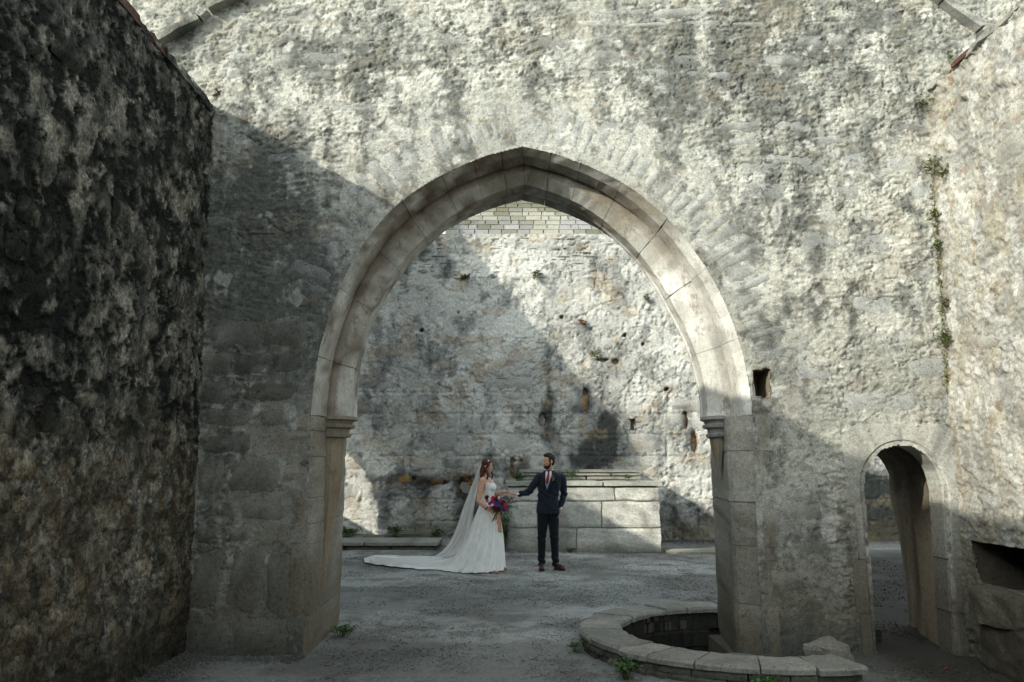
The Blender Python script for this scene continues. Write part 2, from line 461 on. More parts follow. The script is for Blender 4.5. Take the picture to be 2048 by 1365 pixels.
# (w, outward, depth): w runs from the outer line to the inner line
def c_dress(P, seed):
    a = P[:, 0] + 0.7 * P[:, 1]; b = P[:, 2] + 0.4 * P[:, 1]
    g = fbm(a * 3, b * 3, 4, seed)
    c = mixc(solid((0.45, 0.445, 0.415), a.shape), (0.60, 0.595, 0.565), ss(0.35, 0.65, g))
    return c
def voussoir(side, s0, s1, idx, rng):
    o, i = (outL, innL) if side < 0 else (outR, innR)
    m = 7
    gap = 0.0022
    L = np.sum(np.linalg.norm(np.diff(o, axis=0), axis=1))
    ts = np.linspace(s0 + gap / L, s1 - gap / L, m)
    lin = np.linspace(0, 1, NS)
    def at(line, t):
        return np.stack([np.interp(t, lin, line[:, 0]), np.interp(t, lin, line[:, 1])], 1)
    A = at(o, ts); B = at(i, ts)
    d = np.gradient(at(o, np.linspace(0, 1, 200)), axis=0)
    tang = np.stack([np.interp(ts, np.linspace(0, 1, 200), d[:, k]) for k in (0, 1)], 1)
    tang /= np.linalg.norm(tang, axis=1)[:, None]
    nrm = np.stack([-tang[:, 1], tang[:, 0]], 1) * (1 if side < 0 else -1)   # outward
    jit = rng.uniform(-0.003, 0.005); jy = rng.uniform(-0.004, 0.004)
    V = []
    for k, (w, out, y) in enumerate(PROF):
        p = A + (B - A) * w + nrm * (out + (jit if 1 < k < 19 else 0))
        n3 = 0.009 * (fbm(p[:, 0] * 11 + y * 9, p[:, 1] * 9 + idx, 3, 511) - .5) * 2
        V.append(np.stack([p[:, 0] + nrm[:, 0] * n3, np.full(m, YF + y) + n3 + jy, p[:, 1] + nrm[:, 1] * n3], 1))
    V = np.array(V); K = len(PROF)
    F = []
    for k in range(K):
        for j in range(m - 1):
            a, b2, c2, d2 = k * m + j, k * m + j + 1, ((k + 1) % K) * m + j + 1, ((k + 1) % K) * m + j
            F.append((a, b2, c2, d2) if side > 0 else (a, d2, c2, b2))
    F.append(tuple(k * m for k in range(K))); F.append(tuple(k * m + m - 1 for k in range(K)))
    P = V.reshape(-1, 3)
    tint = rng.uniform(0.86, 1.1)
    C = c_dress(P, 520) * tint
    # browner groove and random brown blotches; the crown's shade is painted on
    kk = np.repeat(np.arange(K), m)
    gro = np.exp(-((kk - 7.5) / 1.6) ** 2)
    nz = fbm(P[:, 0] * 7 + P[:, 1] * 5, P[:, 2] * 7, 3, 530)
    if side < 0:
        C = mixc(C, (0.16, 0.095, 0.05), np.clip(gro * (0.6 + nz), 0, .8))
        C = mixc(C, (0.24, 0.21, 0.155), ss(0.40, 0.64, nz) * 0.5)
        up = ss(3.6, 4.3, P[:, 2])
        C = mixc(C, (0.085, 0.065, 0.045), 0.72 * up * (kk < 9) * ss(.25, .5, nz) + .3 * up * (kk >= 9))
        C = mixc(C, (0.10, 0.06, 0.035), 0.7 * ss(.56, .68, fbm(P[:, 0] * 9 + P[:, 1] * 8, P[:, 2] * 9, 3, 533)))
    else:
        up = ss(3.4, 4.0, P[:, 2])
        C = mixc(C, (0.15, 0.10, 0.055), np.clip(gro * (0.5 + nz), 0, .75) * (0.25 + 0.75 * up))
        C = C * (1.22 - .45 * up[:, None])  # sunlit lower stones brightened, shaded crown dimmed in the colour
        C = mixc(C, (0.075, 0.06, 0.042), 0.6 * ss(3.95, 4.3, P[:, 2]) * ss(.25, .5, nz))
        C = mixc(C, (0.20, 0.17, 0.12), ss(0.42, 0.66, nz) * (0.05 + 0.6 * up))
    me = mesh_np('voussoir', P, F, C, smooth=False)
    me.polygons.foreach_set('use_smooth', [False] * len(me.polygons))
    return child('voussoir', me, M_DRESS, arch_wall)
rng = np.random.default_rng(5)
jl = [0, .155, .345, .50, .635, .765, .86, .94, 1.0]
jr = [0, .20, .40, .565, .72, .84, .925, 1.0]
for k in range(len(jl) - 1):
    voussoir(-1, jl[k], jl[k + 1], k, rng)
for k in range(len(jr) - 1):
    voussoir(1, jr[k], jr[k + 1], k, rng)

# ---- jambs below the arch: blocks one above the other
def jamb_block(side, z0, z1, ret, rng, idx):
    """side -1: left jamb. ret: how far the block runs into the wall face"""
    if side < 0:
        xa, xb = -1.845, -1.775
        pts = [(xa - ret, 0.06), (xa - ret, -0.004), (xa - ret * .5, -0.010), (xa, -0.008), (xb, 0.085), (xb + .004, 0.35), (xb - .004, 0.75), (xb - .006, 1.1), (xb - .01, 1.49), (xa - .3, 1.49)]
    else:
        xa, xb = 2.205, 1.985
        pts = [(xa + ret, 0.06), (xa + ret, -0.004), (xa + ret * .5, -0.010), (xa + .03, -0.008), (xa - .03, 0.03), (xb + .03, 0.15), (xb + .005, 0.20), (xb + .06, 0.6), (xb + .10, 1.1), (xb + .15, 1.49), (xa + .3, 1.49)]
    m = 6
    zs = np.linspace(z0 + 0.002, z1 - 0.002, m)
    lean = -0.012 * (2.1 - zs) if side < 0 else 0.014 * (2.1 - zs)
    V = []
    jy = rng.uniform(-0.006, 0.004)
    for k, (x, y) in enumerate(pts):
        ed = np.minimum(np.arange(m), np.arange(m)[::-1]) == 0
        n3 = 0.016 * (fbm(zs * 12 + idx, np.full(m, x * 6 + y * 6), 3, 611) - .5) * 2 - ed * 0.004
        V.append(np.stack([x + lean + n3 * (0.7 if side < 0 else -0.7) * (y > .02), YF + y - n3 * (y < .05) + jy, zs], 1))
    V = np.array(V); K = len(pts); F = []
    for k in range(K - 1):
        for j in range(m - 1):
            a, b, c, d = k * m + j, (k + 1) * m + j, (k + 1) * m + j + 1, k * m + j + 1
            F.append((a, b, c, d) if side < 0 else (a, d, c, b))
    F.append(tuple(k * m for k in range(K))); F.append(tuple(k * m + m - 1 for k in range(K)))
    P = V.reshape(-1, 3)
    C = c_front(P[:, 0], P[:, 2])
    nz = fbm(P[:, 1] * 5 + P[:, 0] * 4, P[:, 2] * 3, 4, 620)
    base = mixc(solid((0.27, 0.24, 0.19), nz.shape), (0.46, 0.44, 0.385), ss(0.35, 0.62, nz))
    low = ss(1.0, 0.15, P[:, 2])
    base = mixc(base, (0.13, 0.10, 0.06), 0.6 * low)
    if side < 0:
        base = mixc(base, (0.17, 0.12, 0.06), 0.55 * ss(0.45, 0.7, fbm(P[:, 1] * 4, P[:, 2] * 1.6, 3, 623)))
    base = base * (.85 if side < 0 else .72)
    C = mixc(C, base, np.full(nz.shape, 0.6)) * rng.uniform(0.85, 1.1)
    return child('jamb_stone', mesh_np('jamb_stone', P, F, C, smooth=False), M_STONE, arch_wall)
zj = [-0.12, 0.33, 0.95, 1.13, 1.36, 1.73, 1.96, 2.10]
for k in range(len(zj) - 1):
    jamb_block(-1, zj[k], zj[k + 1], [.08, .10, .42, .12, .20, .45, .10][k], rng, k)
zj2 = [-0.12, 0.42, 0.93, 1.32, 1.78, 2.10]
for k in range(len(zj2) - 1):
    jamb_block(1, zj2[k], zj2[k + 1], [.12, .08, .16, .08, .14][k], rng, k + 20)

# ---- moulded corbels that carry the inner order
def corbel(side):
    xj = -1.79 if side < 0 else 2.0
    sg = 1 if side < 0 else -1
    yc, y0, y1 = YF + 0.60, YF + 0.42, YF + 0.80
    t = thing  # parts only
    # z, projection, half width in y
    if side < 0:
        rows = [(2.12, .25, .20), (2.115, .285, .235), (2.085, .29, .24), (2.07, .25, .21), (2.045, .235, .20), (2.035, .265, .225), (2.01, .26, .22), (1.995, .215, .185), (1.955, .205, .18), (1.945, .235, .205), (1.92, .225, .195), (1.905, .17, .15),
                (1.80, .165, .145), (1.60, .16, .14), (1.40, .14, .125), (1.15, .10, .10), (0.8, .05, .07), (0.45, .015, .04)]
    else:
        rows = [(2.12, .12, .20), (2.115, .16, .235), (2.085, .165, .24), (2.07, .13, .21), (2.045, .12, .20), (2.035, .145, .225), (2.01, .14, .22), (1.995, .10, .185), (1.955, .095, .18), (1.945, .115, .205), (1.92, .11, .195), (1.905, .08, .15),
                (1.86, .075, .14), (1.78, .06, .11), (1.70, .045, .075), (1.62, .03, .045), (1.52, .008, .015)]
    def ring(z, p, hw):
        pts = []
        for (a, b) in [(-.06, -1), (.5, -1), (.86, -.62), (1, -.3), (1, .3), (.86, .62), (.5, 1), (-.06, 1)]:
            pts.append((xj + sg * p * a - sg * 0.02, yc + hw * b, z))
        return pts
    def loft(rs):
        V = []
        for r in rs:
            V += ring(*r)
        F = []
        for k in range(len(rs) - 1):
            for j in range(7):
                q = (k * 8 + j, k * 8 + j + 1, (k + 1) * 8 + j + 1, (k + 1) * 8 + j)
                F.append(q)
        F.append(tuple(range(8))); F.append(tuple((len(rs) - 1) * 8 + j for j in range(8)))
        return np.array(V), F
    V, F = loft(rows[:12])
    nz = fbm(V[:, 1] * 9, V[:, 2] * 9, 3, 640)
    c = mixc(solid((0.30, 0.28, 0.24), nz.shape), (0.2, 0.16, 0.11), nz)
    if side > 0:
        c = mixc(solid((0.20, 0.20, 0.20), nz.shape), (0.30, 0.29, 0.27), nz)
    child('capital', mesh_np('capital', V, F, c, smooth=False), M_DRESS, arch_wall)
    V, F = loft(rows[11:])
    nz = fbm(V[:, 1] * 9, V[:, 2] * 5, 3, 642)
    c = mixc(solid((0.30, 0.27, 0.21), nz.shape), (0.18, 0.12, 0.06), nz)
    child('corbel_shaft', mesh_np('corbel_shaft', V, F, c, smooth=False), M_DRESS, arch_wall)
corbel(-1); corbel(1)

# ---- rough stones of the face, each its own piece
def stone_piece(name, fr, quad, low, cfun, tint, proud, parent, rng, mat=None, nu=7, nv=5, rnd=0.09, rough=0.012, seed=700):
    q = np.array(quad)          # ll, lr, ur, ul in (u, v)
    s, t = np.meshgrid(np.linspace(0, 1, nu), np.linspace(0, 1, nv), indexing='ij')
    s2 = np.clip(s + (rng.uniform(-.25, .25, s.shape) / (nu - 1)) * ((s > 0) & (s < 1)), 0, 1)
    t2 = np.clip(t + (rng.uniform(-.25, .25, s.shape) / (nv - 1)) * ((t > 0) & (t < 1)), 0, 1)
    # round the corners a little
    cs, ct = s2 * 2 - 1, t2 * 2 - 1
    s3 = (cs * np.sqrt(1 - rnd * 2 * ct * ct) + 1) / 2; t3 = (ct * np.sqrt(1 - rnd * 2 * cs * cs) + 1) / 2
    P = (q[0][None, None] * ((1 - s3) * (1 - t3))[..., None] + q[1][None, None] * (s3 * (1 - t3))[..., None] + q[2][None, None] * (s3 * t3)[..., None] + q[3][None, None] * ((1 - s3) * t3)[..., None])
    size = min(np.linalg.norm(q[1] - q[0]), np.linalg.norm(q[3] - q[0]))
    P += rng.normal(0, size * 0.022, P.shape)
    u, v = P[..., 0], P[..., 1]
    edge = (s == 0) | (s == 1) | (t == 0) | (t == 1)
    h = low(u, v) + proud + rough * 2 * (fbm(u * 14, v * 17, 3, seed) - .5)
    h = np.where(edge, h - 0.016 - proud * .6, h)
    V = fr.pt(u, v, h).reshape(-1, 3)
    C = np.clip(cfun(u, v).reshape(-1, 3) * tint, 0.008, 0.75)
    me = mesh_np(name, V, grid_faces(nu, nv, fr.flip), C, smooth=True)
    return child(name, me, mat or M_STONE, parent)

def courses(u0, u1, v0, v1, hr, wr, rng, jit=0.012, gap=0.014):
    out = []; v = v0
    while v < v1 - hr[0] * 0.4:
        h = rng.uniform(*hr); u = u0 - rng.uniform(0, wr[0])
        tilt = rng.uniform(-.02, .02)
        while u < u1:
            w = rng.uniform(*wr)
            hh = h * rng.uniform(0.82, 1.06)
            j = rng.normal(0, jit, (4, 2))
            q = np.array([(u + gap, v + gap), (u + w - gap, v + gap + tilt * w), (u + w - gap, v + hh - gap + tilt * w), (u + gap, v + hh - gap)]) + j
            out.append(q); u += w
        v += h
    return out

rng = np.random.default_rng(21)
# radial stones of the relieving arch
LL = np.r_[0, np.cumsum(np.linalg.norm(np.diff(outL, axis=0), axis=1))]
def radial(side):
    o = outL if side < 0 else outR
    L = np.r_[0, np.cumsum(np.linalg.norm(np.diff(o, axis=0), axis=1))]
    s = 0.55 if side < 0 else 0.45
    def at(q):
        return np.array([np.interp(q, L, o[:, 0]), np.interp(q, L, o[:, 1])])
    def nr(q):
        t = at(min(q + .05, L[-1])) - at(max(q - .05, 0)); t /= np.linalg.norm(t)
        return np.array([-t[1], t[0]]) * (1 if side < 0 else -1)
    while s < L[-1] - 0.1:
        w = rng.uniform(0.075, 0.15)
        a0, a1 = s + .0035, s + w - .0035
        r0 = rng.uniform(0.06, 0.11); r1 = rng.choice([rng.uniform(.30, .42), rng.uniform(0.44, 0.55)])
        tw = 0.10 * rng.uniform(0.4, 1)
        p = [at(a0) + nr(a0) * r0, at(a1) + nr(a1) * r0, at(min(a1 + .02, L[-1])) + nr(a1) * r1, at(min(a0 + .0, L[-1])) + nr(a0) * r1]
        if side > 0:
            p = [p[1], p[0], p[3], p[2]]
        if True:
            tint = np.array([.98, 1, 1.03]) * rng.uniform(0.84, 1.06)
            stone_piece('relieving_stone', F_FRONT, p, low_front, lambda u, v: c_front(u, v) * .62 + .38 * np.array((.29, .296, .285)), tint, rng.uniform(0.001, 0.006), arch_wall, rng, nu=5, nv=8, rough=.006, rnd=.04)
        s += w
radial(-1); radial(1)

def outside_openings(q, m=0.10):
    c = q.mean(0); u = np.r_[q[:, 0], c[0]]; v = np.r_[q[:, 1], c[1]]
    if in_poly(u, v, ARCH_POLY).any() or in_poly(u, v, DOOR).any():
        return False
    d = dist_poly(u, v, ARCH_LINE).min() if v.max() > 2.1 else min(abs(u + 1.84).min(), abs(u - 2.2).min())
    if v.max() > 2.1 and d < (0.58 if v.max() > 2.9 else 0.12):
        return False
    dd = dist_poly(u, v, DOOR).min()
    if dd < 0.17:
        return False
    if abs(c[0] - 2.28) < .2 and abs(c[1] - 2.39) < .25:
        return False
    return True
n_st = 0
def add_stones(lst, prob, tintr, proud, lim, cool=0.0, grey=0.0):
    global n_st
    for q in lst:
        c = q.mean(0)
        if n_st >= lim or not outside_openings(q):
            continue
        if rng.random() > prob(c[0], c[1]):
            continue
        k = rng.uniform(*tintr)
        tint = np.array([1 - cool, 1, 1 + cool]) * k
        stone_piece('wall_stone', F_FRONT, q, low_front, lambda u, v: c_front(u, v) * (1 - grey) + grey * np.array((.30, .305, .30)), tint, rng.uniform(*proud), arch_wall, rng, rough=rng.uniform(.004, .010), rnd=.05)
        n_st += 1
# left pier: big coursed blocks
for k, (za, zb) in enumerate(zip([0.0, .36, .96, 1.14, 1.38, 1.74, 1.97, 2.2, 2.45, 2.72], [.34, .94, 1.12, 1.36, 1.72, 1.95, 2.18, 2.43, 2.70, 3.0])):
    u = -2.87; xe = [-1.95, -1.97, -2.3, -1.99, -2.08, -2.33, -1.97, -1.93, -1.90, -1.86][k]
    while u < xe - .12:
        w = min(rng.uniform(.28, .62), xe - u)
        if xe - u - w < .15:
            w = xe - u
        q = np.array([(u + .012, za + .01), (u + w - .012, za + .01), (u + w - .012, zb - .008), (u + .012, zb - .008)]) + rng.normal(0, .01, (4, 2))
        stone_piece('wall_stone', F_FRONT, q, low_front, lambda u, v: c_front(u, v) * .6 + .4 * np.array((.15, .147, .132)), np.array([1, .99, .96]) * rng.uniform(.62, 1.05), rng.uniform(.012, .035), arch_wall, rng, rough=.010, rnd=.03)
        n_st += 1; u += w
add_stones(courses(2.45, 3.05, 0.1, 2.15, (.3, .42), (.35, .5), rng), lambda u, v: .8, (.85, 1.05), (.002, .010), 400)
add_stones(courses(2.25, 3.95, 2.1, 4.7, (.22, .36), (.3, .62), rng), lambda u, v: .68, (.85, 1.12), (.004, .011), 400, .02, .5)
add_stones(courses(-2.85, -1.2, 2.9, 4.6, (.13, .28), (.25, .55), rng), lambda u, v: .6, (.75, 1.25), (.004, .016), 400, .01)
add_stones(courses(-2.6, 3.95, 4.45, 6.2, (.10, .22), (.22, .6), rng), lambda u, v: .42, (.78, 1.15), (.004, .014), 275, .01, .35)

# ---- dressed frame of the low door
def door_block(pin, pout, i, closed_depth=1.5):
    """pin: inner line points (u,v) along the block; pout: outer line points"""
    n = len(pin); V = []; K = 6
    pin = np.array(pin); pout = np.array(pout)
    dirv = pin - pout; dirv /= np.linalg.norm(dirv, axis=1)[:, None]
    prof = [(pout, 0.05), (pout, -0.014), (pin - dirv * 0.045, -0.016), (pin, 0.035), (pin + 0.0, 0.28), (pin - dirv * .02, 0.30)]
    for p, y in prof:
        nz = 0.006 * (fbm(p[:, 0] * 12 + i, p[:, 1] * 12, 3, 660) - .5) * 2
        V.append(np.stack([p[:, 0] + nz, np.full(n, YF + y) + nz, p[:, 1]], 1))
    V = np.array(V).reshape(-1, 3); F = []
    for k in range(K - 1):
        for j in range(n - 1):
            F.append((k * n + j, (k + 1) * n + j, (k + 1) * n + j + 1, k * n + j + 1))
    F.append(tuple(k * n for k in range(K))); F.append(tuple(k * n + n - 1 for k in range(K)))
    C = c_front(V[:, 0], V[:, 2]) * 0.78 + 0.16 * c_dress(V, 670)
    C = mixc(C, (0.085, 0.072, 0.052), 0.78 * ss(1.45, 0.3, V[:, 2] + .3 * (fbm(V[:, 0] * 5, V[:, 2] * 5, 3, 672) - .5)))
    return child('door_surround_stone', mesh_np('door_surround_stone', V, F, C, smooth=False), M_STONE, arch_wall)
zz = [-0.1, .36, .82, 1.3]
for i in range(3):
    a, b = zz[i] + .004, zz[i + 1] - .004
    w = [.13, .17, .12][i]
    xs = lambda z: 3.20 - 0.025 * min(1, max(0, z))
    door_block([(xs(a), a), (xs((a + b) / 2), (a + b) / 2), (xs(b), b)], [(3.20 - w, a), (3.19 - w, (a + b) / 2), (3.185 - w, b)], i)
    door_block([(3.87, a), (3.875, (a + b) / 2), (3.88, b)], [(4.02, a), (4.02, (a + b) / 2), (4.02, b)], i + 5)
dl = catmull([(3.165, 1.3), (3.165, 1.45), (3.18, 1.57), (3.24, 1.69), (3.35, 1.79), (3.49, 1.83), (3.62, 1.82), (3.75, 1.74), (3.84, 1.61), (3.875, 1.45), (3.88, 1.3)], 41)
cen = np.array([3.52, 1.32])
def outer_of(p):
    d = p - cen; d = d / np.linalg.norm(d)
    r = 1.0
    # squared-off outer line
    ex = .53 / max(abs(d[0]), 1e-6); ez = .70 / max(abs(d[1]), 1e-6)
    return cen + d * min(ex, ez, .80)
for i, (a, b) in enumerate([(0, 11), (11, 20), (20, 31), (31, 40)]):
    pin = dl[a:b + 1].copy()
    pout = np.array([outer_of(p) for p in pin])
    pout[:, 0] = np.clip(pout[:, 0], 2.99, 4.02)
    door_block(pin, pout, i + 10)
# passage lining behind the frame: splayed right side, left side, rough vault
def passage():
    n = 41; yy = np.linspace(0.27, 1.5, 12)
    base = np.vstack([[(3.20, -.12), (3.19, .4), (3.17, .9)], dl, [(3.885, .9), (3.885, .4), (3.885, -.12)]])
    V = []
    for y in yy:
        t = (y - .27) / 1.23
        p = base.copy()
        p[:, 0] = np.where(p[:, 0] > 3.5, p[:, 0] + .03 + (.25 - .13 * np.clip((p[:, 1] - .3) / 1.3, 0, 1)) * t, p[:, 0] - .02)
        p[:, 1] = np.where(p[:, 1] > 1.3, p[:, 1] + 0.02 + .03 * t, p[:, 1])
        nz = 0.03 * (fbm(p[:, 1] * 5 + p[:, 0] * 3, np.full(len(p), y * 5), 4, 680) - .5) * 2
        V.append(np.stack([p[:, 0] + nz, np.full(len(p), YF + y), p[:, 1] + nz * .5], 1))
    m = len(base); V = np.array(V).reshape(-1, 3)
    # finer along z on the sides would be welcome; refine by bump
    F = [(a * m + b, a * m + b + 1, (a + 1) * m + b + 1, (a + 1) * m + b) for a in range(len(yy) - 1) for b in range(m - 1)]
    nz = fbm(V[:, 1] * 4, V[:, 2] * 4, 4, 682)
    C = mixc(solid((0.13, 0.105, 0.08), nz.shape), (0.32, 0.26, 0.19), ss(.38, .65, nz))
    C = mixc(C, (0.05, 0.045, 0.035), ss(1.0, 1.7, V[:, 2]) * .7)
    child('passage_lining', mesh_np('passage_lining', V, F, C), M_WALL, arch_wall)
passage()

# ---- weathering courses of the lost roof, high on the tower
def weathering(pts, flip):
    n = len(pts) - 1
    for i in range(n):
        (x0, z0), (x1, z1) = pts[i], pts[i + 1]
        d = np.array([x1 - x0, z1 - z0]); L = np.linalg.norm(d); d /= L
        nn = np.array([-d[1], d[0]]) * (1 if not flip else 1)
        if nn[1] < 0:
            nn = -nn
        V = []
        m = 5
        for t in np.linspace(0.01, L - 0.01, m):
            c = np.array([x0, z0]) + d * t
            j = rng.normal(0, .006)
            for (o, y) in [(0.0, .05), (0.0, -.13 + j), (.05, -.14 + j), (.12, -.03), (.12, .05)]:
                q = c + nn * o
                V.append((q[0], YF + y + rng.normal(0, .004), q[1] + rng.normal(0, .004)))
        F = [(a * 5 + b, a * 5 + (b + 1) % 5, (a + 1) * 5 + (b + 1) % 5, (a + 1) * 5 + b) for a in range(m - 1) for b in range(5)]
        F += [tuple(range(5)), tuple((m - 1) * 5 + b for b in range(5))]
        V = np.array(V)
        C = c_front(V[:, 0], V[:, 2]) * .8
        child('weathering_stone', mesh_np('weathering_stone', V, F, C, smooth=False), M_STONE, arch_wall)
weathering([(-3.75, 5.44), (-3.40, 5.66), (-3.0, 5.90), (-2.93, 5.99), (-2.6, 6.18), (-2.2, 6.42)], False)
weathering([(3.85, 6.32), (4.15, 6.08), (4.5, 5.80), (4.8, 5.52), (5.0, 5.36)], True)
# ================================================================== LEFT WALL
def low_left(u, v):
    return 0.06 * (fbm(u * 1.1, v * 1.1, 3, 203) - 0.5)
def _warp_l(u, v):
    return u + 0.07 * (fbm(u * 5, v * 5, 3, 240) - .5), v + 0.07 * (fbm(u * 5, v * 5, 3, 241) - .5)
def pit_l(wu, wv):
    return 0.52 * fbm(wu * 4.6, wv * 5.2, 5, 251, .65) + .48 * fbm(wu * 12, wv * 13, 5, 252, .68)
def h_left(u, v):
    wu, wv = _warp_l(u, v)
    h = low_left(u, v) * .7
    pit = pit_l(wu, wv)
    up = ss(1.6, 2.1, v)
    h -= 0.020 * ss(0.50, 0.56, pit) * up
    h += 0.022 * (fbm(u * 20, v * 20, 5, 255, .7) - .5)
    h += 0.010 * ss(0.5, 0.52, fbm(wu * 4, wv * 3.4, 5, 257))
    lo = 1 - up
    d1, d2, cid = worley(wu * 4.2, wv * 6.5, 31)
    h += lo * (0.008 * ss(0.0, 0.25, d2) + 0.006 * (cid - .5))
    h += 0.022 * (fbs(wu * 3.0, wv * 11.0, 4, 259) - .5)
    return h
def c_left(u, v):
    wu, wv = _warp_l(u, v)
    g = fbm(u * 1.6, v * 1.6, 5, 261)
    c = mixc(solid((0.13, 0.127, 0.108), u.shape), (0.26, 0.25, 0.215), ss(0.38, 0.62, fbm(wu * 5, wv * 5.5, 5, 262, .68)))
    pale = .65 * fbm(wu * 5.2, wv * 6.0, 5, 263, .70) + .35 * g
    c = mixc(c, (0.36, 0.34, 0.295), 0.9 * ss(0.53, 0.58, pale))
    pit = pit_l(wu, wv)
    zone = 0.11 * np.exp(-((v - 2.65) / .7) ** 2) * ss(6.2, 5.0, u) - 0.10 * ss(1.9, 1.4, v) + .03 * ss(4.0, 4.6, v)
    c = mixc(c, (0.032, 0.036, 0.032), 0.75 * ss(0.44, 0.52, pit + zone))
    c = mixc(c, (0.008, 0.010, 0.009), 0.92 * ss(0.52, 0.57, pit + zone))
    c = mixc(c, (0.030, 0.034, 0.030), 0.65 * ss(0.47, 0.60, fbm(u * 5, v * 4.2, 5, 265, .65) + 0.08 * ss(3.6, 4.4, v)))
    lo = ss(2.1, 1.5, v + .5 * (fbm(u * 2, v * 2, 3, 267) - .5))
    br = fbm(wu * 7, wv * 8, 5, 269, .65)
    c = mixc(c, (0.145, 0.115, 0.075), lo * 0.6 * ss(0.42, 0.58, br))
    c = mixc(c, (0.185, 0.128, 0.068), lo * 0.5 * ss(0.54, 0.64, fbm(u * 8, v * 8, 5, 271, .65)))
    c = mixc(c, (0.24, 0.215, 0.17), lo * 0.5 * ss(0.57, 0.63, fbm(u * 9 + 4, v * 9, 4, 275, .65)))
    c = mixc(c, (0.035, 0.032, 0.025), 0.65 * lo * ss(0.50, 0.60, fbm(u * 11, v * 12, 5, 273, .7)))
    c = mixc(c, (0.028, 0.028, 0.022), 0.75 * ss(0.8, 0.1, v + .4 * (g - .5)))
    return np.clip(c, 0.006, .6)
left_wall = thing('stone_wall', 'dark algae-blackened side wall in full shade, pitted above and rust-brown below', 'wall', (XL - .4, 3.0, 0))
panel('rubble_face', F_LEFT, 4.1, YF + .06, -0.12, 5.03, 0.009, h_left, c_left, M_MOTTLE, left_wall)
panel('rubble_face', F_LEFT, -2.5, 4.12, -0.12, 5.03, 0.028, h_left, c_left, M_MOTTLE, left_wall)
slab_box('wall_core', XL - .85, XL - .06, -9.0, YF - .01, -.12, 4.95, (.10, .095, .08), M_WALL, left_wall)
rng = np.random.default_rng(31)
# irregular capping along the wall top
y = -9.0
BRICK = plain_mat('old_red_brick', (0.075, 0.036, 0.026), 0.9, 0.5, 30, 0.4)
while y < YF - .03:
    w = rng.uniform(.22, .5) if y > 3.5 else 1.2
    w = min(w, YF - .02 - y)
    brick = (5.86 < y + w / 2 < 6.52)
    hgt = rng.uniform(.035, .085)
    q = []
    x0, x1 = XL - .82, XL + rng.uniform(-.005, .025)
    n = 5
    V = []
    for i in range(n):
        yy = y + .006 + (w - .012) * i / (n - 1)
        zt = 5.0 + hgt + rng.normal(0, .008)
        V += [(x0, yy, 4.93), (x1 + rng.normal(0, .006), yy, 4.965), (x1 - .03 + rng.normal(0, .01), yy, zt), (x0, yy, zt + .12)]
    F = [(a * 4 + b, a * 4 + (b + 1) % 4, (a + 1) * 4 + (b + 1) % 4, (a + 1) * 4 + b) for a in range(n - 1) for b in range(4)] + [(0, 1, 2, 3), tuple((n - 1) * 4 + b for b in range(4))]
    V = np.array(V)
    if brick:
        child('coping_brick', mesh_np('coping_brick', V, F, np.tile((.3, .1, .06), (len(V), 1)), smooth=False), BRICK, left_wall)
    else:
        child('coping_stone', mesh_np('coping_stone', V, F, c_left(V[:, 1], V[:, 2]) * 1.3, smooth=False), M_STONE, left_wall)
    y += w
for q in courses(4.2, 7.6, 0.15, 2.0, (.16, .28), (.22, .5), rng):
    c = q.mean(0)
    if rng.random() < .55 and c[0] < 7.5:
        stone_piece('wall_stone', F_LEFT, q, low_left, c_left, np.array([1.05, 1, .95]) * rng.uniform(.7, 1.5), rng.uniform(.012, .03), left_wall, rng, rough=.009, rnd=.07, mat=M_MOTTLE)
for q in courses(4.5, 7.6, 2.0, 4.9, (.13, .26), (.22, .5), rng):
    c = q.mean(0)
    if rng.random() < .26 and c[0] < 7.5:
        stone_piece('wall_stone', F_LEFT, q, low_left, c_left, np.array([1.03, 1, .96]) * rng.uniform(.8, 1.7), rng.uniform(.006, .02), left_wall, rng, rough=.009, rnd=.07, mat=M_MOTTLE)

# ================================================================== RIGHT WALL
NICHE = [(7.56, 1.0), (6.72, 1.01), (6.72, 0.66), (7.42, 0.67)]
def low_right(u, v):
    return 0.04 * (fbm(u * 1.1, v * 1.1, 3, 703) - 0.5)
def h_right(u, v):
    wu = u + 0.10 * (fbm(u * 3, v * 3, 2, 740) - .5); wv = v + 0.10 * (fbm(u * 3, v * 3, 2, 741) - .5)
    h = low_right(u, v)
    h += 0.016 * ss(0.49, 0.52, fbm(wu * 2.6, wv * 2.2, 5, 733)) + 0.008 * ss(0.53, 0.555, fbm(wu * 6, wv * 5, 4, 735))
    h += 0.02 * (fbs(wu * 5, wv * 9, 5, 737) - .5) + 0.012 * (fbm(u * 24, v * 24, 3, 738) - .5)
    h += 0.009 * (ss(0.49, 0.51, fbs(wu * 9, wv * 20, 4, 725)) - .5) + 0.006 * ss(0.54, 0.555, fbs(wu * 15, wv * 30, 3, 727)) + .012 * (fbm(u * 30, v * 34, 3, 728, .75) - .5)
    h -= 0.014 * ss(0.60, 0.68, fbm(u * 9, v * 9, 3, 739))
    h += 0.05 * ss(4.4, 5.0, v) * (fbs(u * 3 + v * 4, v * 9, 3, 742) - .5)
    return h
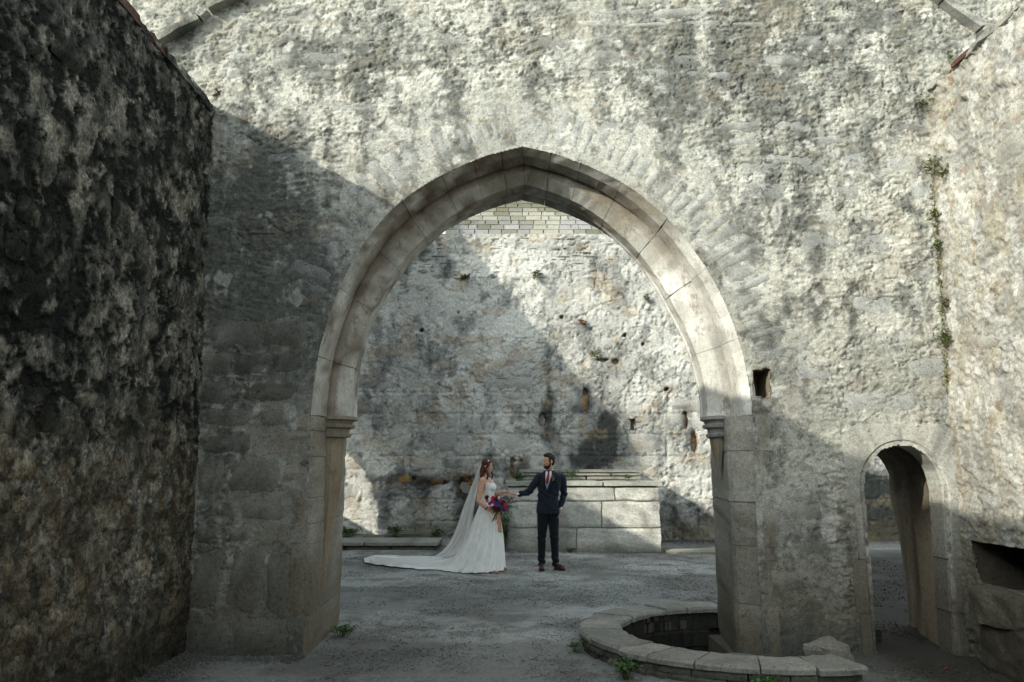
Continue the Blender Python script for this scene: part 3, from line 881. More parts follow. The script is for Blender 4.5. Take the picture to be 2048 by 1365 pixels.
def c_right(u, v):
    g = fbm(u * 1.5, v * 1.3, 4, 751)
    c = mixc(solid((0.24, 0.237, 0.212), u.shape), (0.34, 0.336, 0.306), ss(.36, .62, g))
    c = mixc(c, (0.26, 0.215, 0.155), 0.25 * ss(0.55, 0.72, fbm(u * 3.5, v * 2.5, 5, 753)))
    c = mixc(c, GREY, 0.55 * ss(0.52, 0.66, fbm(u * 4, v * 3, 5, 755) + .12 * ss(4.2, 5.2, v)))
    c = mixc(c, (0.30, 0.27, 0.2), 0.5 * ss(0.5, 0.65, fbm(u * 7, v * 7, 4, 757)))
    c = mixc(c, (0.20, 0.13, 0.08), 0.6 * ss(0.69, 0.75, fbm(u * 10, v * 8, 4, 759)))
    c = mixc(c, (.20, .195, .18), .6 * ss(.55, .68, fbs(u * 7, v * 1.3, 4, 763) + .12 * ss(3.8, 5, v) + .2 * (fbm(u * 14, v * 14, 3, 764, .7) - .5)))
    c = mixc(c, (.43, .425, .40), .5 * ss(.58, .62, fbm(u * 5, v * 4, 4, 765)))
    lo = ss(1.35, 0.7, v + .35 * (g - .5))
    c = mixc(c, (0.11, 0.095, 0.07), 0.75 * lo)
    c = mixc(c, DARK, 0.65 * ss(.6, .1, v))
    c = mixc(c, (0.17, 0.14, 0.09), 0.6 * ss(7.60, 7.74, u) * ss(.4, .6, fbm(u * 3, v * 4, 3, 761)))
    return np.clip(c, .01, .75)
right_wall = thing('stone_wall', 'sunlit pale side wall with ochre stains and a dark low niche', 'wall', (XR + .4, 3.0, 0))
panel('rubble_face', F_RIGHT, 5.2, YF + .05, -.12, 5.24, 0.0125, h_right, c_right, M_WALL, right_wall, holes=[NICHE])
panel('rubble_face', F_RIGHT, -1.0, 5.21, -.12, 5.24, 0.028, h_right, c_right, M_WALL, right_wall)
recess('wall_niche', F_RIGHT, NICHE, .55, (0.035, 0.031, 0.024), right_wall)
slab_box('wall_core', XR + .6, XR + 1.0, -9, YF - .01, -.12, 5.6, (.35, .33, .3), M_WALL, right_wall)
slab_box('wall_core', XR + .02, XR + .6, -9, 5.22, -.12, 5.2, (.4, .38, .34), M_WALL, right_wall)
# sloping weathered top
rng = np.random.default_rng(41)
y = -1.0
while y < YF - .02:
    w = min(rng.uniform(.3, .6), YF - .02 - y)
    n = 5; V = []
    for i in range(n):
        yy = y + .005 + (w - .01) * i / (n - 1)
        for (dx, z) in [(.02, 5.17), (-.035, 5.19), (-.03, 5.235), (.12, 5.33), (.36, 5.52), (.62, 5.62), (.62, 5.2)]:
            V.append((XR + dx + rng.normal(0, .008), yy, z + rng.normal(0, .012)))
    F = [(a * 7 + b, (a + 1) * 7 + b, (a + 1) * 7 + (b + 1) % 7, a * 7 + (b + 1) % 7) for a in range(n - 1) for b in range(7)] + [tuple(range(7)), tuple((n - 1) * 7 + b for b in range(7))]
    V = np.array(V)
    child('coping_stone', mesh_np('coping_stone', V, F, c_right(V[:, 1], V[:, 2]) * rng.uniform(.6, 1.0), smooth=False), M_STONE, right_wall)
    y += w
V = np.array([(XR + a, yy, z) for yy in (6.98, 7.22) for a, z in [(-.045, 5.185), (-.05, 5.225), (.03, 5.28), (.03, 5.19)]])
child('coping_brick', mesh_np('coping_brick', V, [(0, 1, 2, 3), (4, 5, 6, 7), (0, 1, 5, 4), (1, 2, 6, 5), (2, 3, 7, 6), (3, 0, 4, 7)], np.tile((.3, .1, .06), (8, 1)), smooth=False), BRICK, right_wall)
for q in courses(5.6, 7.6, 1.2, 5.0, (.18, .34), (.3, .6), rng):
    if rng.random() < .4 and q[:, 0].max() < 7.68:
        stone_piece('wall_stone', F_RIGHT, q, low_right, c_right, rng.uniform(.8, 1.05), rng.uniform(.004, .016), right_wall, rng, rough=.014, rnd=.1)
# broken sill blocks under and beside the niche
def rough_block(name, c, size, rot, col, mat, parent, rng, n=5, amp=.06):
    """a broken block: a rounded lattice box with chipped corners"""
    bm = bmesh.new()
    bmesh.ops.create_cube(bm, size=1)
    bmesh.ops.subdivide_edges(bm, edges=bm.edges[:], cuts=n - 2, use_grid_fill=True)
    P = np.array([v.co[:] for v in bm.verts])
    S = np.array(size)
    r = np.linalg.norm(np.abs(P * 2) ** 6, axis=1) ** (1 / 6)
    P = P / np.maximum(r, 1)[:, None]
    W = P * S
    nz = np.stack([fbm(W[:, (k + 1) % 3] * 7 + k * 9 + c[0] * 3, W[:, (k + 2) % 3] * 7 + W[:, k] * 5, 3, 800 + k) - .5 for k in range(3)], 1)
    W += nz * 2 * amp * min(size) / .3
    R = np.array(Matrix.Rotation(rot, 3, 'Z'))
    W = W @ R.T + np.array(c)
    for v, p in zip(bm.verts, W):
        v.co = p
    bmesh.ops.recalc_face_normals(bm, faces=bm.faces)
    me = bpy.data.meshes.new(name); bm.to_mesh(me); bm.free()
    cc = np.tile(np.array(col), (len(W), 1)) * (0.6 + .8 * fbm(W[:, 0] * 6 + W[:, 1] * 6, W[:, 2] * 7, 4, 810))[:, None]
    at = me.attributes.new('Col', 'FLOAT_COLOR', 'POINT')
    c4 = np.ones((len(W), 4), np.float32); c4[:, :3] = cc
    at.data.foreach_set('color', c4.ravel())
    if parent is None:
        return obj(name, me, mat)
    return child(name, me, mat, parent)
rough_block('sill_stone', (3.95, 7.0, .52), (.30, .62, .28), 0.06, (.10, .09, .07), M_STONE, right_wall, rng, n=9, amp=.03)
rough_block('sill_stone', (3.98, 6.95, .2), (.26, .75, .42), -.04, (.07, .062, .048), M_STONE, right_wall, rng, n=9, amp=.03)

# ================================================================== FAR WALL
def low_back(u, v):
    return 0.04 * (fbm(u * .7, v * .7, 2, 903) - .5)
CRUMB = [(1.61, 3.07, .07, .30, 1), (.66, 2.63, .11, .17, 1), (3.79, 2.62, .08, .22, 1), (3.97, 2.15, .09, .25, 1), (-1.0, 1.18, .20, .28, .9), (.0, 1.6, .06, .25, .8), (-.55, 1.35, .08, .1, .8), (-2.3, 1.35, .3, .07, .8), (-3.0, 1.32, .35, .05, .6), (-1.6, 1.3, .3, .09, .8), (.3, 1.75, .3, .05, .7), (2.0, 3.95, .18, .05, .8), (2.3, 3.9, .1, .08, .7), (-.2, 3.5, .3, .03, .6),
         (1.1, 4.9, .06, .05, .8), (3.4, 3.3, .07, .05, .8), (2.9, 4.3, .05, .05, .8), (-1.2, 5.0, .05, .05, .7), (-2.0, 4.6, .07, .06, .7), (2.5, 4.5, .05, .06, .7)]
def h_back(u, v):
    wu = u + 0.12 * (fbm(u * 2.5, v * 2.5, 2, 940) - .5); wv = v + 0.12 * (fbm(u * 2.5, v * 2.5, 2, 941) - .5)
    h = low_back(u, v)
    h += 0.015 * ss(0.48, 0.51, fbm(wu * 1.8, wv * 2.0, 5, 933)) + 0.012 * ss(.53, .55, fbm(wu * 3.5, wv * 3.5, 4, 934))
    rough = .5 + .9 * ss(4.9, 5.9, v)
    h += rough * 0.020 * (fbs(wu * 3.4, wv * 9, 5, 935) - .5) + 0.02 * (fbm(u * 16, v * 16, 3, 937, .6) - .5)
    h -= 0.022 * ss(.62, .68, fbm(u * 8, v * 6.5, 3, 938))
    # coursed blocks low down
    row = np.floor(v / .46); ph = _hash(row.astype(np.int64), row.astype(np.int64) * 3 + 1, 9)
    bu = (u + ph * 1.3) / (.65 + .3 * ph); fu = bu - np.floor(bu); fv = v / .46 - row
    jt = np.minimum(np.minimum(fu, 1 - fu) * .7, np.minimum(fv, 1 - fv) * .46)
    h -= 0.022 * ss(.035, .008, jt + .02 * (fbm(u * 5, v * 5, 2, 944) - .5)) * ss(3.6, 3.0, v) * ss(.4, .55, fbm(u * 1.2, v * 1.2, 3, 945) + .12 * ss(1, -1, u))
    cv = np.abs(fbs(wu * 1.8, wv * 6, 4, 967) - 0.5)
    h -= 0.03 * ss(0.014, 0.004, cv) * ss(0.50, 0.62, fbm(u * 1.6, v * 1.6, 3, 969))
    h -= 0.16 * np.clip(ss(.35, .7, blobs(u, v, CRUMB) * (.55 + .9 * fbm(u * 9, v * 9, 3, 946))), 0, 1)
    ck = np.abs(fbm(wu * 1.4, wv * 1.8, 4, 963) - 0.5)
    h -= 0.03 * ss(0.012, 0.003, ck)
    return h
DARK_BACK = [(2.05, 2.5, .28, .7, .55), (1.75, 2.1, .35, .5, .6), (.85, 2.3, .25, .4, .3), (2.0, 1.9, .4, .3, .3), (1.62, 3.0, .22, .35, .28), (.95, 2.35, .3, .35, .30), (.8, 3.6, .12, .8, .34), (.75, 2.9, .12, .4, .2), (2.5, 2.1, .15, .4, .18), (2.35, 2.75, .12, .3, .2), (-1.0, 1.25, .45, .35, .45), (-.5, 1.7, .12, .4, .2), (-2.4, 1.35, .5, .12, .35), (-1.7, 1.3, .4, .14, .35), (.1, 1.5, .3, .3, .3), (-.9, .7, .3, .5, .35), (-1.7, 4.2, .8, .6, .12), (-.5, 4.2, .5, .5, .10), (-2.6, 3.6, .6, .3, .1), (-1.9, 6.45, .7, .3, .22), (-2.2, 5.9, .5, .3, .1),
             (-2.7, .75, .2, .3, .2), (-2.0, .8, .25, .35, .28), (3.6, .4, .5, .5, .22), (3.0, 1.6, .2, .7, .14), (3.2, 2.9, .1, .35, .14), (4.2, .7, .4, .5, .1), (1.2, 1.65, 1.0, .2, .15), (7.6, .6, 1.0, .9, .6)]  # last blob paints the shade low on the wall behind the door
def c_back(u, v):
    g = fbm(u * .9, v * .9, 5, 971)
    c = mixc(solid((0.38, 0.382, 0.36), u.shape), (0.53, 0.528, 0.50), ss(.36, .6, g))
    m = ss(0.46, 0.52, fbm(u * 1.8, v * 2.0, 5, 933))
    c = mixc(c, (.30, .30, .285), (1 - m) * .4)
    dk = fbm(u * 2.1, v * 1.7, 6, 973, .62) + .3 * (fbs(u * 6, v * .7, 3, 974) - .5) + blobs(u, v, DARK_BACK) + .25 * (fbm(u * 12, v * 12, 4, 1108, .7) - .5)
    c = mixc(c, (.19, .195, .19), .8 * ss(.54, .72, dk))
    c = mixc(c, (.04, .043, .04), .9 * ss(.72, .95, dk))
    sp = fbm(u * 11, v * 11, 4, 975, .65)
    c = mixc(c, (.07, .075, .07), .6 * ss(.60, .67, sp) * ss(.40, .58, dk))
    c = mixc(c, (.33, .26, .17), .4 * ss(.58, .72, fbm(u * 2.6, v * 3.4, 5, 977)))
    cr = np.clip(ss(.3, .65, blobs(u, v, CRUMB) * (.55 + .9 * fbm(u * 9, v * 9, 3, 946))), 0, 1)
    rust = fbm(u * 7, v * 7, 3, 978)
    cc = mixc(solid((.05, .036, .022), u.shape), (.30, .17, .06), ss(.4, .62, rust))
    c = c + (cc - c) * (cr * .95)[..., None]
    c = mixc(c, (.33, .12, .07), .0 * g)
    lo = ss(.9, .15, v + .5 * (fbm(u * 2, v * 2, 3, 979) - .5)) * ss(-2.7, -1.9, u + .3 * v)
    c = mixc(c, (.12, .10, .065), .7 * lo)
    return np.clip(c, .01, .75)
HOLE_B = [(2.43, 2.43), (2.44, 2.64), (2.68, 2.65), (2.67, 2.42)]
far_wall = thing('stone_wall', 'far whitewashed wall behind the couple, streaked with black water stains under a slate roof', 'wall', (0, YW + .4, 0))
panel('rubble_face', F_BACK, -4.9, 9.0, -.12, 6.80, 0.024, h_back, c_back, M_WALL, far_wall, holes=[HOLE_B])
recess('beam_hole', F_BACK, HOLE_B, .35, (.10, .085, .06), far_wall)
slab_box('wall_core', -5.3, 9.0, YW + .14, YW + .8, -.12, 6.66, (.3, .3, .28), M_WALL, far_wall)
rng = np.random.default_rng(51)
nb = 0
for q in courses(-4.0, 4.5, 5.75, 6.78, (.07, .14), (.14, .42), rng, jit=.014, gap=.018):
    if rng.random() < .62:
        t = np.array([1, 1, 1]) * rng.uniform(.55, 1.15)
        if rng.random() < .04:
            t = np.array([1.0, .8, .66]) * .8
        stone_piece('wall_stone', F_BACK, q, low_back, c_back, t, rng.uniform(.008, .03), far_wall, rng, nu=5, nv=4, rough=.02, rnd=.14); nb += 1
for q in courses(-3.9, 4.4, 1.5, 3.4, (.34, .48), (.45, .95), rng, jit=.02, gap=.03):
    if rng.random() < .5 * (1.2 if q[:, 0].mean() < .6 else .6):
        stone_piece('wall_stone', F_BACK, q, low_back, c_back, rng.uniform(.78, 1.0), rng.uniform(.012, .03), far_wall, rng, rough=.02, rnd=.08); nb += 1
for q in courses(-3.9, -1.0, .25, 1.45, (.3, .42), (.4, .7), rng, jit=.02, gap=.025):
    if rng.random() < .5:
        stone_piece('wall_stone', F_BACK, q, low_back, c_back, rng.uniform(.8, 1.05), rng.uniform(.012, .035), far_wall, rng, rough=.025, rnd=.1); nb += 1

# ---- slate roof above it
roof = thing('slate_roof', 'grey slate roof rising behind the far wall, mossy towards its top', 'roof', (1.0, YW + .3, 6.7))
TH = math.radians(47)
RU = np.array([0, math.cos(TH), math.sin(TH)]); RN = np.array([0, -math.sin(TH), math.cos(TH)])
RO = np.array([0, YW + .10, 6.67])
def rp(x, s, h):
    return np.array([x, 0, 0]) + RO + RU * s + RN * h
x0r, x1r = -1.53, 3.6
V = [rp(x, s, h) for h in (-.10, -.012) for x, s in ((x0r + .03, .02), (x1r, .02), (x1r, 3.2), (x0r + .03, 3.2))]
child('roof_deck', mesh_np('roof_deck', V, [(0, 1, 2, 3), (4, 5, 6, 7), (0, 1, 5, 4), (1, 2, 6, 5), (2, 3, 7, 6), (3, 0, 4, 7)], np.tile((.035, .035, .035), (8, 1)), smooth=False), M_STONE, roof)
rng = np.random.default_rng(61)
s = 0.0; row = 0
while s < 3.0:
    ex = .215 - .004 * row
    x = x0r + (0.0 if row % 2 else -.14) + rng.uniform(-.02, .02)
    x = max(x, x0r)
    while x < x1r - .1:
        w = rng.uniform(.27, .37) if rng.random() > .12 else rng.uniform(.14, .2)
        if x == x0r and row % 2 == 0:
            w *= .6
        xa, xb = x + .010, x + w - .010
        l = ex * 1.35; j = rng.uniform(-.006, .006)
        V = []
        for hh in (0, 1):
            for a, b, c in [(xa, s + j, .026), (xb, s + j + rng.uniform(-.004, .004), .026), (xb, s + l, .006), (xa, s + l, .006)]:
                V.append(rp(a + rng.uniform(-.006, .006), b + rng.uniform(-.006, .006), c + (.0 if hh == 0 else .020) + rng.uniform(-.003, .003)))
        V = np.array(V)
        cx = (xa + xb) / 2
        moss = ss(.40, .62, fbm(np.array([cx * 1.0 + 5]), np.array([s * 1.4]), 3, 1001) + .25 * ss(.8, 1.8, np.array([s])) + .12 * ss(.0, 1.5, np.array([cx])))[0]
        yel = ss(.5, .6, fbm(np.array([cx * 1.3]), np.array([s * 1.0 + 4]), 3, 1003) + .1 * ss(.6, 1.2, np.array([s])))[0]
        base = np.array([.30, .297, .295]) * rng.uniform(.72, 1.08)
        base = base * (1 - yel * .6) + np.array([.31, .30, .23]) * yel * .6
        base = base * (1 - moss * .8) + np.array([.10, .10, .06]) * moss * .8
        child('slate', mesh_np('slate', V, [(0, 3, 2, 1), (4, 5, 6, 7), (0, 1, 5, 4), (1, 2, 6, 5), (2, 3, 7, 6), (3, 0, 4, 7)], np.tile(base, (8, 1)), smooth=False), M_STONE, roof)
        x += w
    s += ex; row += 1

# ---- unseen wall added left of the far court, shaped to throw the shade there
court_blocker = thing('stone_wall', 'unseen raking wall added left of the far court to cast its shade', 'wall', (-5.2, 14, 0))
SIL = [(9.2, -.1), (9.2, 4.45), (12.25, 4.45), (12.42, 6.3), (12.6, 6.55), (13.2, 7.0), (13.9, 7.5), (15.5, 8.97), (17, 9.7), (19.4, 10.6), (19.4, -.1)]
SUN_GAP = [(16.85, 1.35), (16.88, 2.0), (17.05, 2.4), (17.3, 2.68), (18.15, 2.75), (18.15, 1.3)]  # opening added to let the low sun patch through
def blocker_face(xp, dy, dz, flip):
    fr = Frame((xp, dy, dz), (0, 1, 0), (0, 0, 1), (1 if not flip else -1, 0, 0))
    st = .06
    u, v = np.meshgrid(np.arange(9.2, 19.45, st), np.arange(-.1, 10.7, st), indexing='ij')
    h = 0.05 * (fbm(u * 2, v * 2, 3, 1101) - .5)
    P = fr.pt(u, v, h).reshape(-1, 3)
    F = grid_faces(u.shape[0], u.shape[1], fr.flip)
    uc = u.ravel()[F].mean(1) + .1 * (fbm(u.ravel()[F].mean(1) * 3, v.ravel()[F].mean(1) * 3, 3, 1103) - .5); vc = v.ravel()[F].mean(1)
    keep = in_poly(uc, vc, SIL) & ~in_poly(uc, vc, SUN_GAP)
    F = F[keep]
    used = np.zeros(len(P), bool); used[F.ravel()] = True
    idx = np.cumsum(used) - 1
    child('rubble_face', mesh_np('rubble_face', P[used], idx[F], c_back(u, v).reshape(-1, 3)[used] * .8), M_WALL, court_blocker)
blocker_face(-5.0, 0, 0, False)
blocker_face(-5.3, -.24, .17, True)
rng = np.random.default_rng(55)
LV, LF = [], []  # loose leaves added along the unseen wall top to soften its shadow edge
sil = np.array(SIL[1:10])
sl = np.r_[0, np.cumsum(np.linalg.norm(np.diff(sil, axis=0), axis=1))]
NI = 1300
q = rng.uniform(0, sl[-1], NI)
cy = np.interp(q, sl, sil[:, 0]); cz = np.interp(q, sl, sil[:, 1])
lumps = fbm(q * 1.6, q * 0 + 3, 3, 1150)
off = rng.gamma(1.6, .09, NI) * (.25 + 1.5 * ss(.35, .65, lumps)) * np.where(cz < 4.6, .35, 1)
for k in range(NI):
    p = np.array([-5.15 + rng.normal(0, .2), cy[k] - off[k] * (.8 if cz[k] > 4.6 else 0) + rng.normal(0, .05), cz[k] + off[k] * (.5 if cz[k] > 4.6 else 1)])
    d = rng.normal(0, 1, 3); d /= np.linalg.norm(d); e = np.cross(d, rng.normal(0, 1, 3)); e /= np.linalg.norm(e)
    L = rng.uniform(.05, .10)
    b = len(LV)
    LV += [p, p + d * L * .5 + e * L * .4, p + d * L, p + d * L * .5 - e * L * .4]
    LF.append((b, b + 1, b + 2, b + 3))
M_SHADOW_LEAF = plain_mat('shadow_leaf', (.045, .09, .022), .6, .4, 20)
shadow_leaves = obj('shadow_leaves', mesh_np('shadow_leaves', LV, np.array(LF), smooth=False), M_SHADOW_LEAF, 'stuff')

# ================================================================== GROUND
BC = (2.2, 8.16); TY_FOOT = 16.66
def g_h(x, y):
    h = 0.035 * (fbm(x * .8, y * .8, 3, 1201) - .5) + 0.012 * (fbm(x * 5, y * 5, 3, 1203) - .5) + .010 * (fbm(x * 26, y * 26, 2, 1205) - .5)
    h += .05 * ss(.25, .0, np.abs(x - XL)) * (y < 7.8) + .14 * ss(17.6, 18.5, y) * ss(-.9, -1.6, x)
    h += .09 * ss(3.0, 3.7, x) * ss(8.2, 7.0, y) * 0 + .05 * ss(.5, .1, np.abs(y - YW)) 
    return h
def g_c(x, y):
    g = fbm(x * .9, y * .9, 5, 1211)
    c = mixc(solid((.25, .258, .25), x.shape), (.40, .41, .395), ss(.36, .64, g))
    c = mixc(c, (.10, .095, .08), .5 * ss(.52, .68, fbm(x * 2.2, y * 2.2, 4, 1213)))
    c = mixc(c, (.38, .385, .37), .45 * ss(.56, .68, fbm(x * 11, y * 11, 4, 1215, .7)))
    c = mixc(c, (.10, .10, .092), .35 * ss(.58, .68, fbm(x * 13, y * 13, 4, 1217, .7)))
    near = ss(8.3, 6.9, y) * 0.0
    edge = ss(.5, .05, np.minimum(np.abs(x - XL) + 9 * (y > 7.8), np.abs(YW - y)))
    c = mixc(c, (.07, .065, .045), .7 * edge)
    c = mixc(c, (.12, .12, .112), .5 * ss(.40, .65, fbm(x * .8 + 3, y * .8, 4, 1221) + .3 * ss(8.6, 7.2, y) + .12 * ss(-.6, -1.8, x) * (y < 12)))  # dark patches, made stronger towards the front to imitate shade
    c = mixc(c, (.030, .028, .024), .9 * ss(.0, .35, x - 3.05 - .36 * np.maximum(y - 8.6, 0)) * ss(17.5, 15.5, y))  # ground behind the low door painted dark in place of missing shade
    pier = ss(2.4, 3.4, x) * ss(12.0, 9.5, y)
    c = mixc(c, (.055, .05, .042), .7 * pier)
    c = mixc(c, (.05, .075, .025), .7 * ss(17.5, 18.2, y) * ss(-.8, -1.6, x) * ss(.4, .55, fbm(x * 4, y * 4, 3, 1219)))
    return np.clip(c, .01, .6)
xs = np.arange(-3.4, 9.0, .028); ys = np.arange(2.9, 18.8, .032)
u, v = np.meshgrid(xs, ys, indexing='ij')
P = np.stack([u, v, g_h(u, v)], -1).reshape(-1, 3)
F = grid_faces(len(xs), len(ys))
fx = u.ravel()[F].mean(1); fy = v.ravel()[F].mean(1)
pit = (np.hypot(fx - BC[0], fy - BC[1]) < 1.30) & ~((fx > 1.9) & (fy < 7.85)) & (fx < 2.35)
keep = ~pit
F = F[keep]; used = np.zeros(len(P), bool); used[F.ravel()] = True; idx = np.cumsum(used) - 1
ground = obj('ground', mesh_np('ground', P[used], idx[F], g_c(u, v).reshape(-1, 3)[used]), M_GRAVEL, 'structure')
# the land beyond the ruin, one sheet to the horizon with the detailed court left open in it
big = 160
hx0, hx1, hy0, hy1 = -3.38, 8.95, 2.92, 18.75
V = [(-big, -big, -.012), (big, -big, -.012), (big, big, -.012), (-big, big, -.012), (hx0, hy0, -.012), (hx1, hy0, -.012), (hx1, hy1, -.012), (hx0, hy1, -.012)]
obj('field', mesh_np('field', V, [(0, 1, 5, 4), (1, 2, 6, 5), (2, 3, 7, 6), (3, 0, 4, 7)], np.tile((.09, .10, .06), (8, 1)), smooth=False), M_GRAVEL, 'structure')
# loose gravel, too fine to count
rng = np.random.default_rng(71)
N = 30000
gx = rng.uniform(-3.0, 6.5, N * 3); gy = 6.3 + 10.3 * rng.random(N * 3) ** 1.6
ok = (np.abs(gx) < .62 * gy + .4) & ~((np.hypot(gx - BC[0], gy - BC[1]) < 1.66) & ~((gx > 2.9) & (gy < 7.7))) & ~((gx > 2.0) & (gx < 3.2) & (gy > 7.7) & (gy < 9.3)) & ~((gx < -1.75) & (gy > 7.6) & (gy < 9.4))
ok &= fbm(gx * 1.7, gy * 1.7, 3, 1301) > .42
gx, gy = gx[ok][:N], gy[ok][:N]
# debris gathered along the wall feet
n2 = 2600
ex = np.concatenate([XL + np.abs(rng.normal(0, .10, n2)) + .02, rng.uniform(-2.8, -1.8, n2), rng.uniform(-.1, 2.9, n2), rng.uniform(2.9, 4.5, n2)])
ey = np.concatenate([rng.uniform(6.0, 7.7, n2), YF - .03 - np.abs(rng.normal(0, .10, n2)), TY_FOOT - .02 - np.abs(rng.normal(0, .10, n2)), YW - .05 - np.abs(rng.normal(0, .15, n2))])
gx = np.r_[gx, ex]; gy = np.r_[gy, ey]; N = len(gx)
sz = rng.gamma(4, .0014, N) + .0025
sz[-4 * n2:] *= rng.choice([.7, .9, 1.4], 4 * n2, p=[.45, .4, .15])
base = np.array([(1, 0, 0), (0, 1, 0), (-1, 0, 0), (0, -1, 0), (0, 0, .7), (0, 0, -.7)], float)
fc = np.array([(0, 1, 4), (1, 2, 4), (2, 3, 4), (3, 0, 4), (1, 0, 5), (2, 1, 5), (3, 2, 5), (0, 3, 5)])
an = rng.uniform(0, 6.28, N); ca, sa = np.cos(an), np.sin(an)
B = base[None] * rng.uniform(.6, 1.4, (N, 6, 1)) * sz[:, None, None]
X = B[..., 0] * ca[:, None] - B[..., 1] * sa[:, None]; Y = B[..., 0] * sa[:, None] + B[..., 1] * ca[:, None]
gz = g_h(gx, gy)
PV = np.stack([X + gx[:, None], Y + gy[:, None], B[..., 2] + gz[:, None] + sz[:, None] * .35], -1).reshape(-1, 3)
FV = (fc[None] + 6 * np.arange(N)[:, None, None]).reshape(-1, 3)
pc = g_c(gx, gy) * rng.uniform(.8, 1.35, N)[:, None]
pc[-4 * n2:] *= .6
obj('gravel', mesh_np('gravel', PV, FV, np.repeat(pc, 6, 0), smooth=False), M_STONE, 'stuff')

# ================================================================== ROUND BASIN
basin = thing('stone_basin', 'round sunken basin with a kerb of flat grey slabs wrapped around the right pier', 'basin', (BC[0], BC[1], 0))
rng = np.random.default_rng(81)
def arc_block(name, a0, a1, r0, r1, z0, z1, c, parent, seg=6, amp=.012, mat=None, chip=.02):
    V = []
    g = .006 / r1
    for a in np.linspace(a0 + g, a1 - g, seg):
        j = rng.normal(0, amp * .6, 8)
        e0, e1 = r0 + j[0], r1 + j[1]
        for (r, z) in [(e0, z0), (e1, z0), (e1 + .006, z1 - chip), (e1 - chip, z1 + j[2] * .35), ((e0 + e1) / 2, z1 + j[3] * .35), (e0 + chip, z1 + j[4] * .35), (e0, z1 - chip)]:
            V.append((BC[0] + r * math.cos(a), BC[1] + r * math.sin(a), z))
    K = 7
    F = [(i * K + k, i * K + (k + 1) % K, (i + 1) * K + (k + 1) % K, (i + 1) * K + k) for i in range(seg - 1) for k in range(K)]
    F += [tuple(range(K)), tuple((seg - 1) * K + k for k in range(K))]
    V = np.array(V)
    nz = fbm(V[:, 0] * 6, V[:, 1] * 6 + V[:, 2] * 9, 4, 1401)
    C = np.array(c) * (0.65 + .7 * nz)[:, None]
    return child(name, mesh_np(name, V, F, C, smooth=False), mat or M_STONE, parent)
a = math.radians(74)
end = math.radians(287)
i = 0
while a < end - .02:
    w = rng.uniform(.19, .36)
    if end - a - w < .14:
        w = end - a
    t = rng.uniform(.85, 1.15)
    arc_block('rim_slab', a, a + w, 1.17 + rng.normal(0, .012), 1.575 + rng.normal(0, .016), .105, .16 + rng.normal(0, .006), np.array((.265, .26, .235)) * t, basin)
    a += w; i += 1
for lvl, (z0, z1, off) in enumerate([(-.06, .042, 0), (.044, .10, .11)]):
    a = math.radians(74) + off * .5
    while a < end - .05:
        w = rng.uniform(.13, .30)
        if end - a - w < .12:
            w = end - a
        arc_block('kerb_stone', a, a + w, 1.22, 1.545 + rng.normal(0, .014), z0, z1, np.array((.10, .095, .08)) * rng.uniform(.7, 1.3), basin, amp=.016)
        a += w
# inner lining: courses of dark stones down into the pit
for lvl in range(4):
    z1 = .10 - .17 * lvl; z0 = z1 - .165
    a = math.radians(10) + lvl * .13; e2 = math.radians(262)
    while a < e2:
        w = min(rng.uniform(.16, .42), e2 + .1 - a)
        arc_block('lining_stone', a, a + w, 1.20 + rng.normal(0, .022), 1.34, z0, z1, np.array((.030, .030, .026)) * rng.uniform(.6, 1.5), basin, amp=.014)
        a += w
th = np.linspace(0, 2 * math.pi, 60, endpoint=False)
V = [(BC[0], BC[1], -.5)] + [(BC[0] + r * math.cos(t), BC[1] + r * math.sin(t), -.52 + .03 * math.sin(7 * t)) for r in (.6, 1.33) for t in th]
F = [(0, 1 + i, 1 + (i + 1) % 60) for i in range(60)] + [(1 + i, 61 + i, 61 + (i + 1) % 60, 1 + (i + 1) % 60) for i in range(60)]
child('basin_floor', mesh_np('basin_floor', V, F, np.tile((.015, .016, .013), (len(V), 1))), M_GRAVEL, basin)
slab_box('fill_bank', 1.93, 3.0, 7.0, 7.80, -.5, -.06, (.035, .033, .028), M_STONE, basin)
# the pier's footing inside the pit
slab_box('pier_footing', 2.02, 3.1, 7.82, 9.1, -.55, -.08, (.10, .09, .07), M_STONE, arch_wall)
block = rough_block('loose_block', (2.64, 7.38, .09), (.28, .28, .20), .4, (.20, .19, .165), M_STONE, None, rng, n=6, amp=.075)
tag(block, 'broken pale stone block lying between the basin kerb and the right pier', 'stone block')

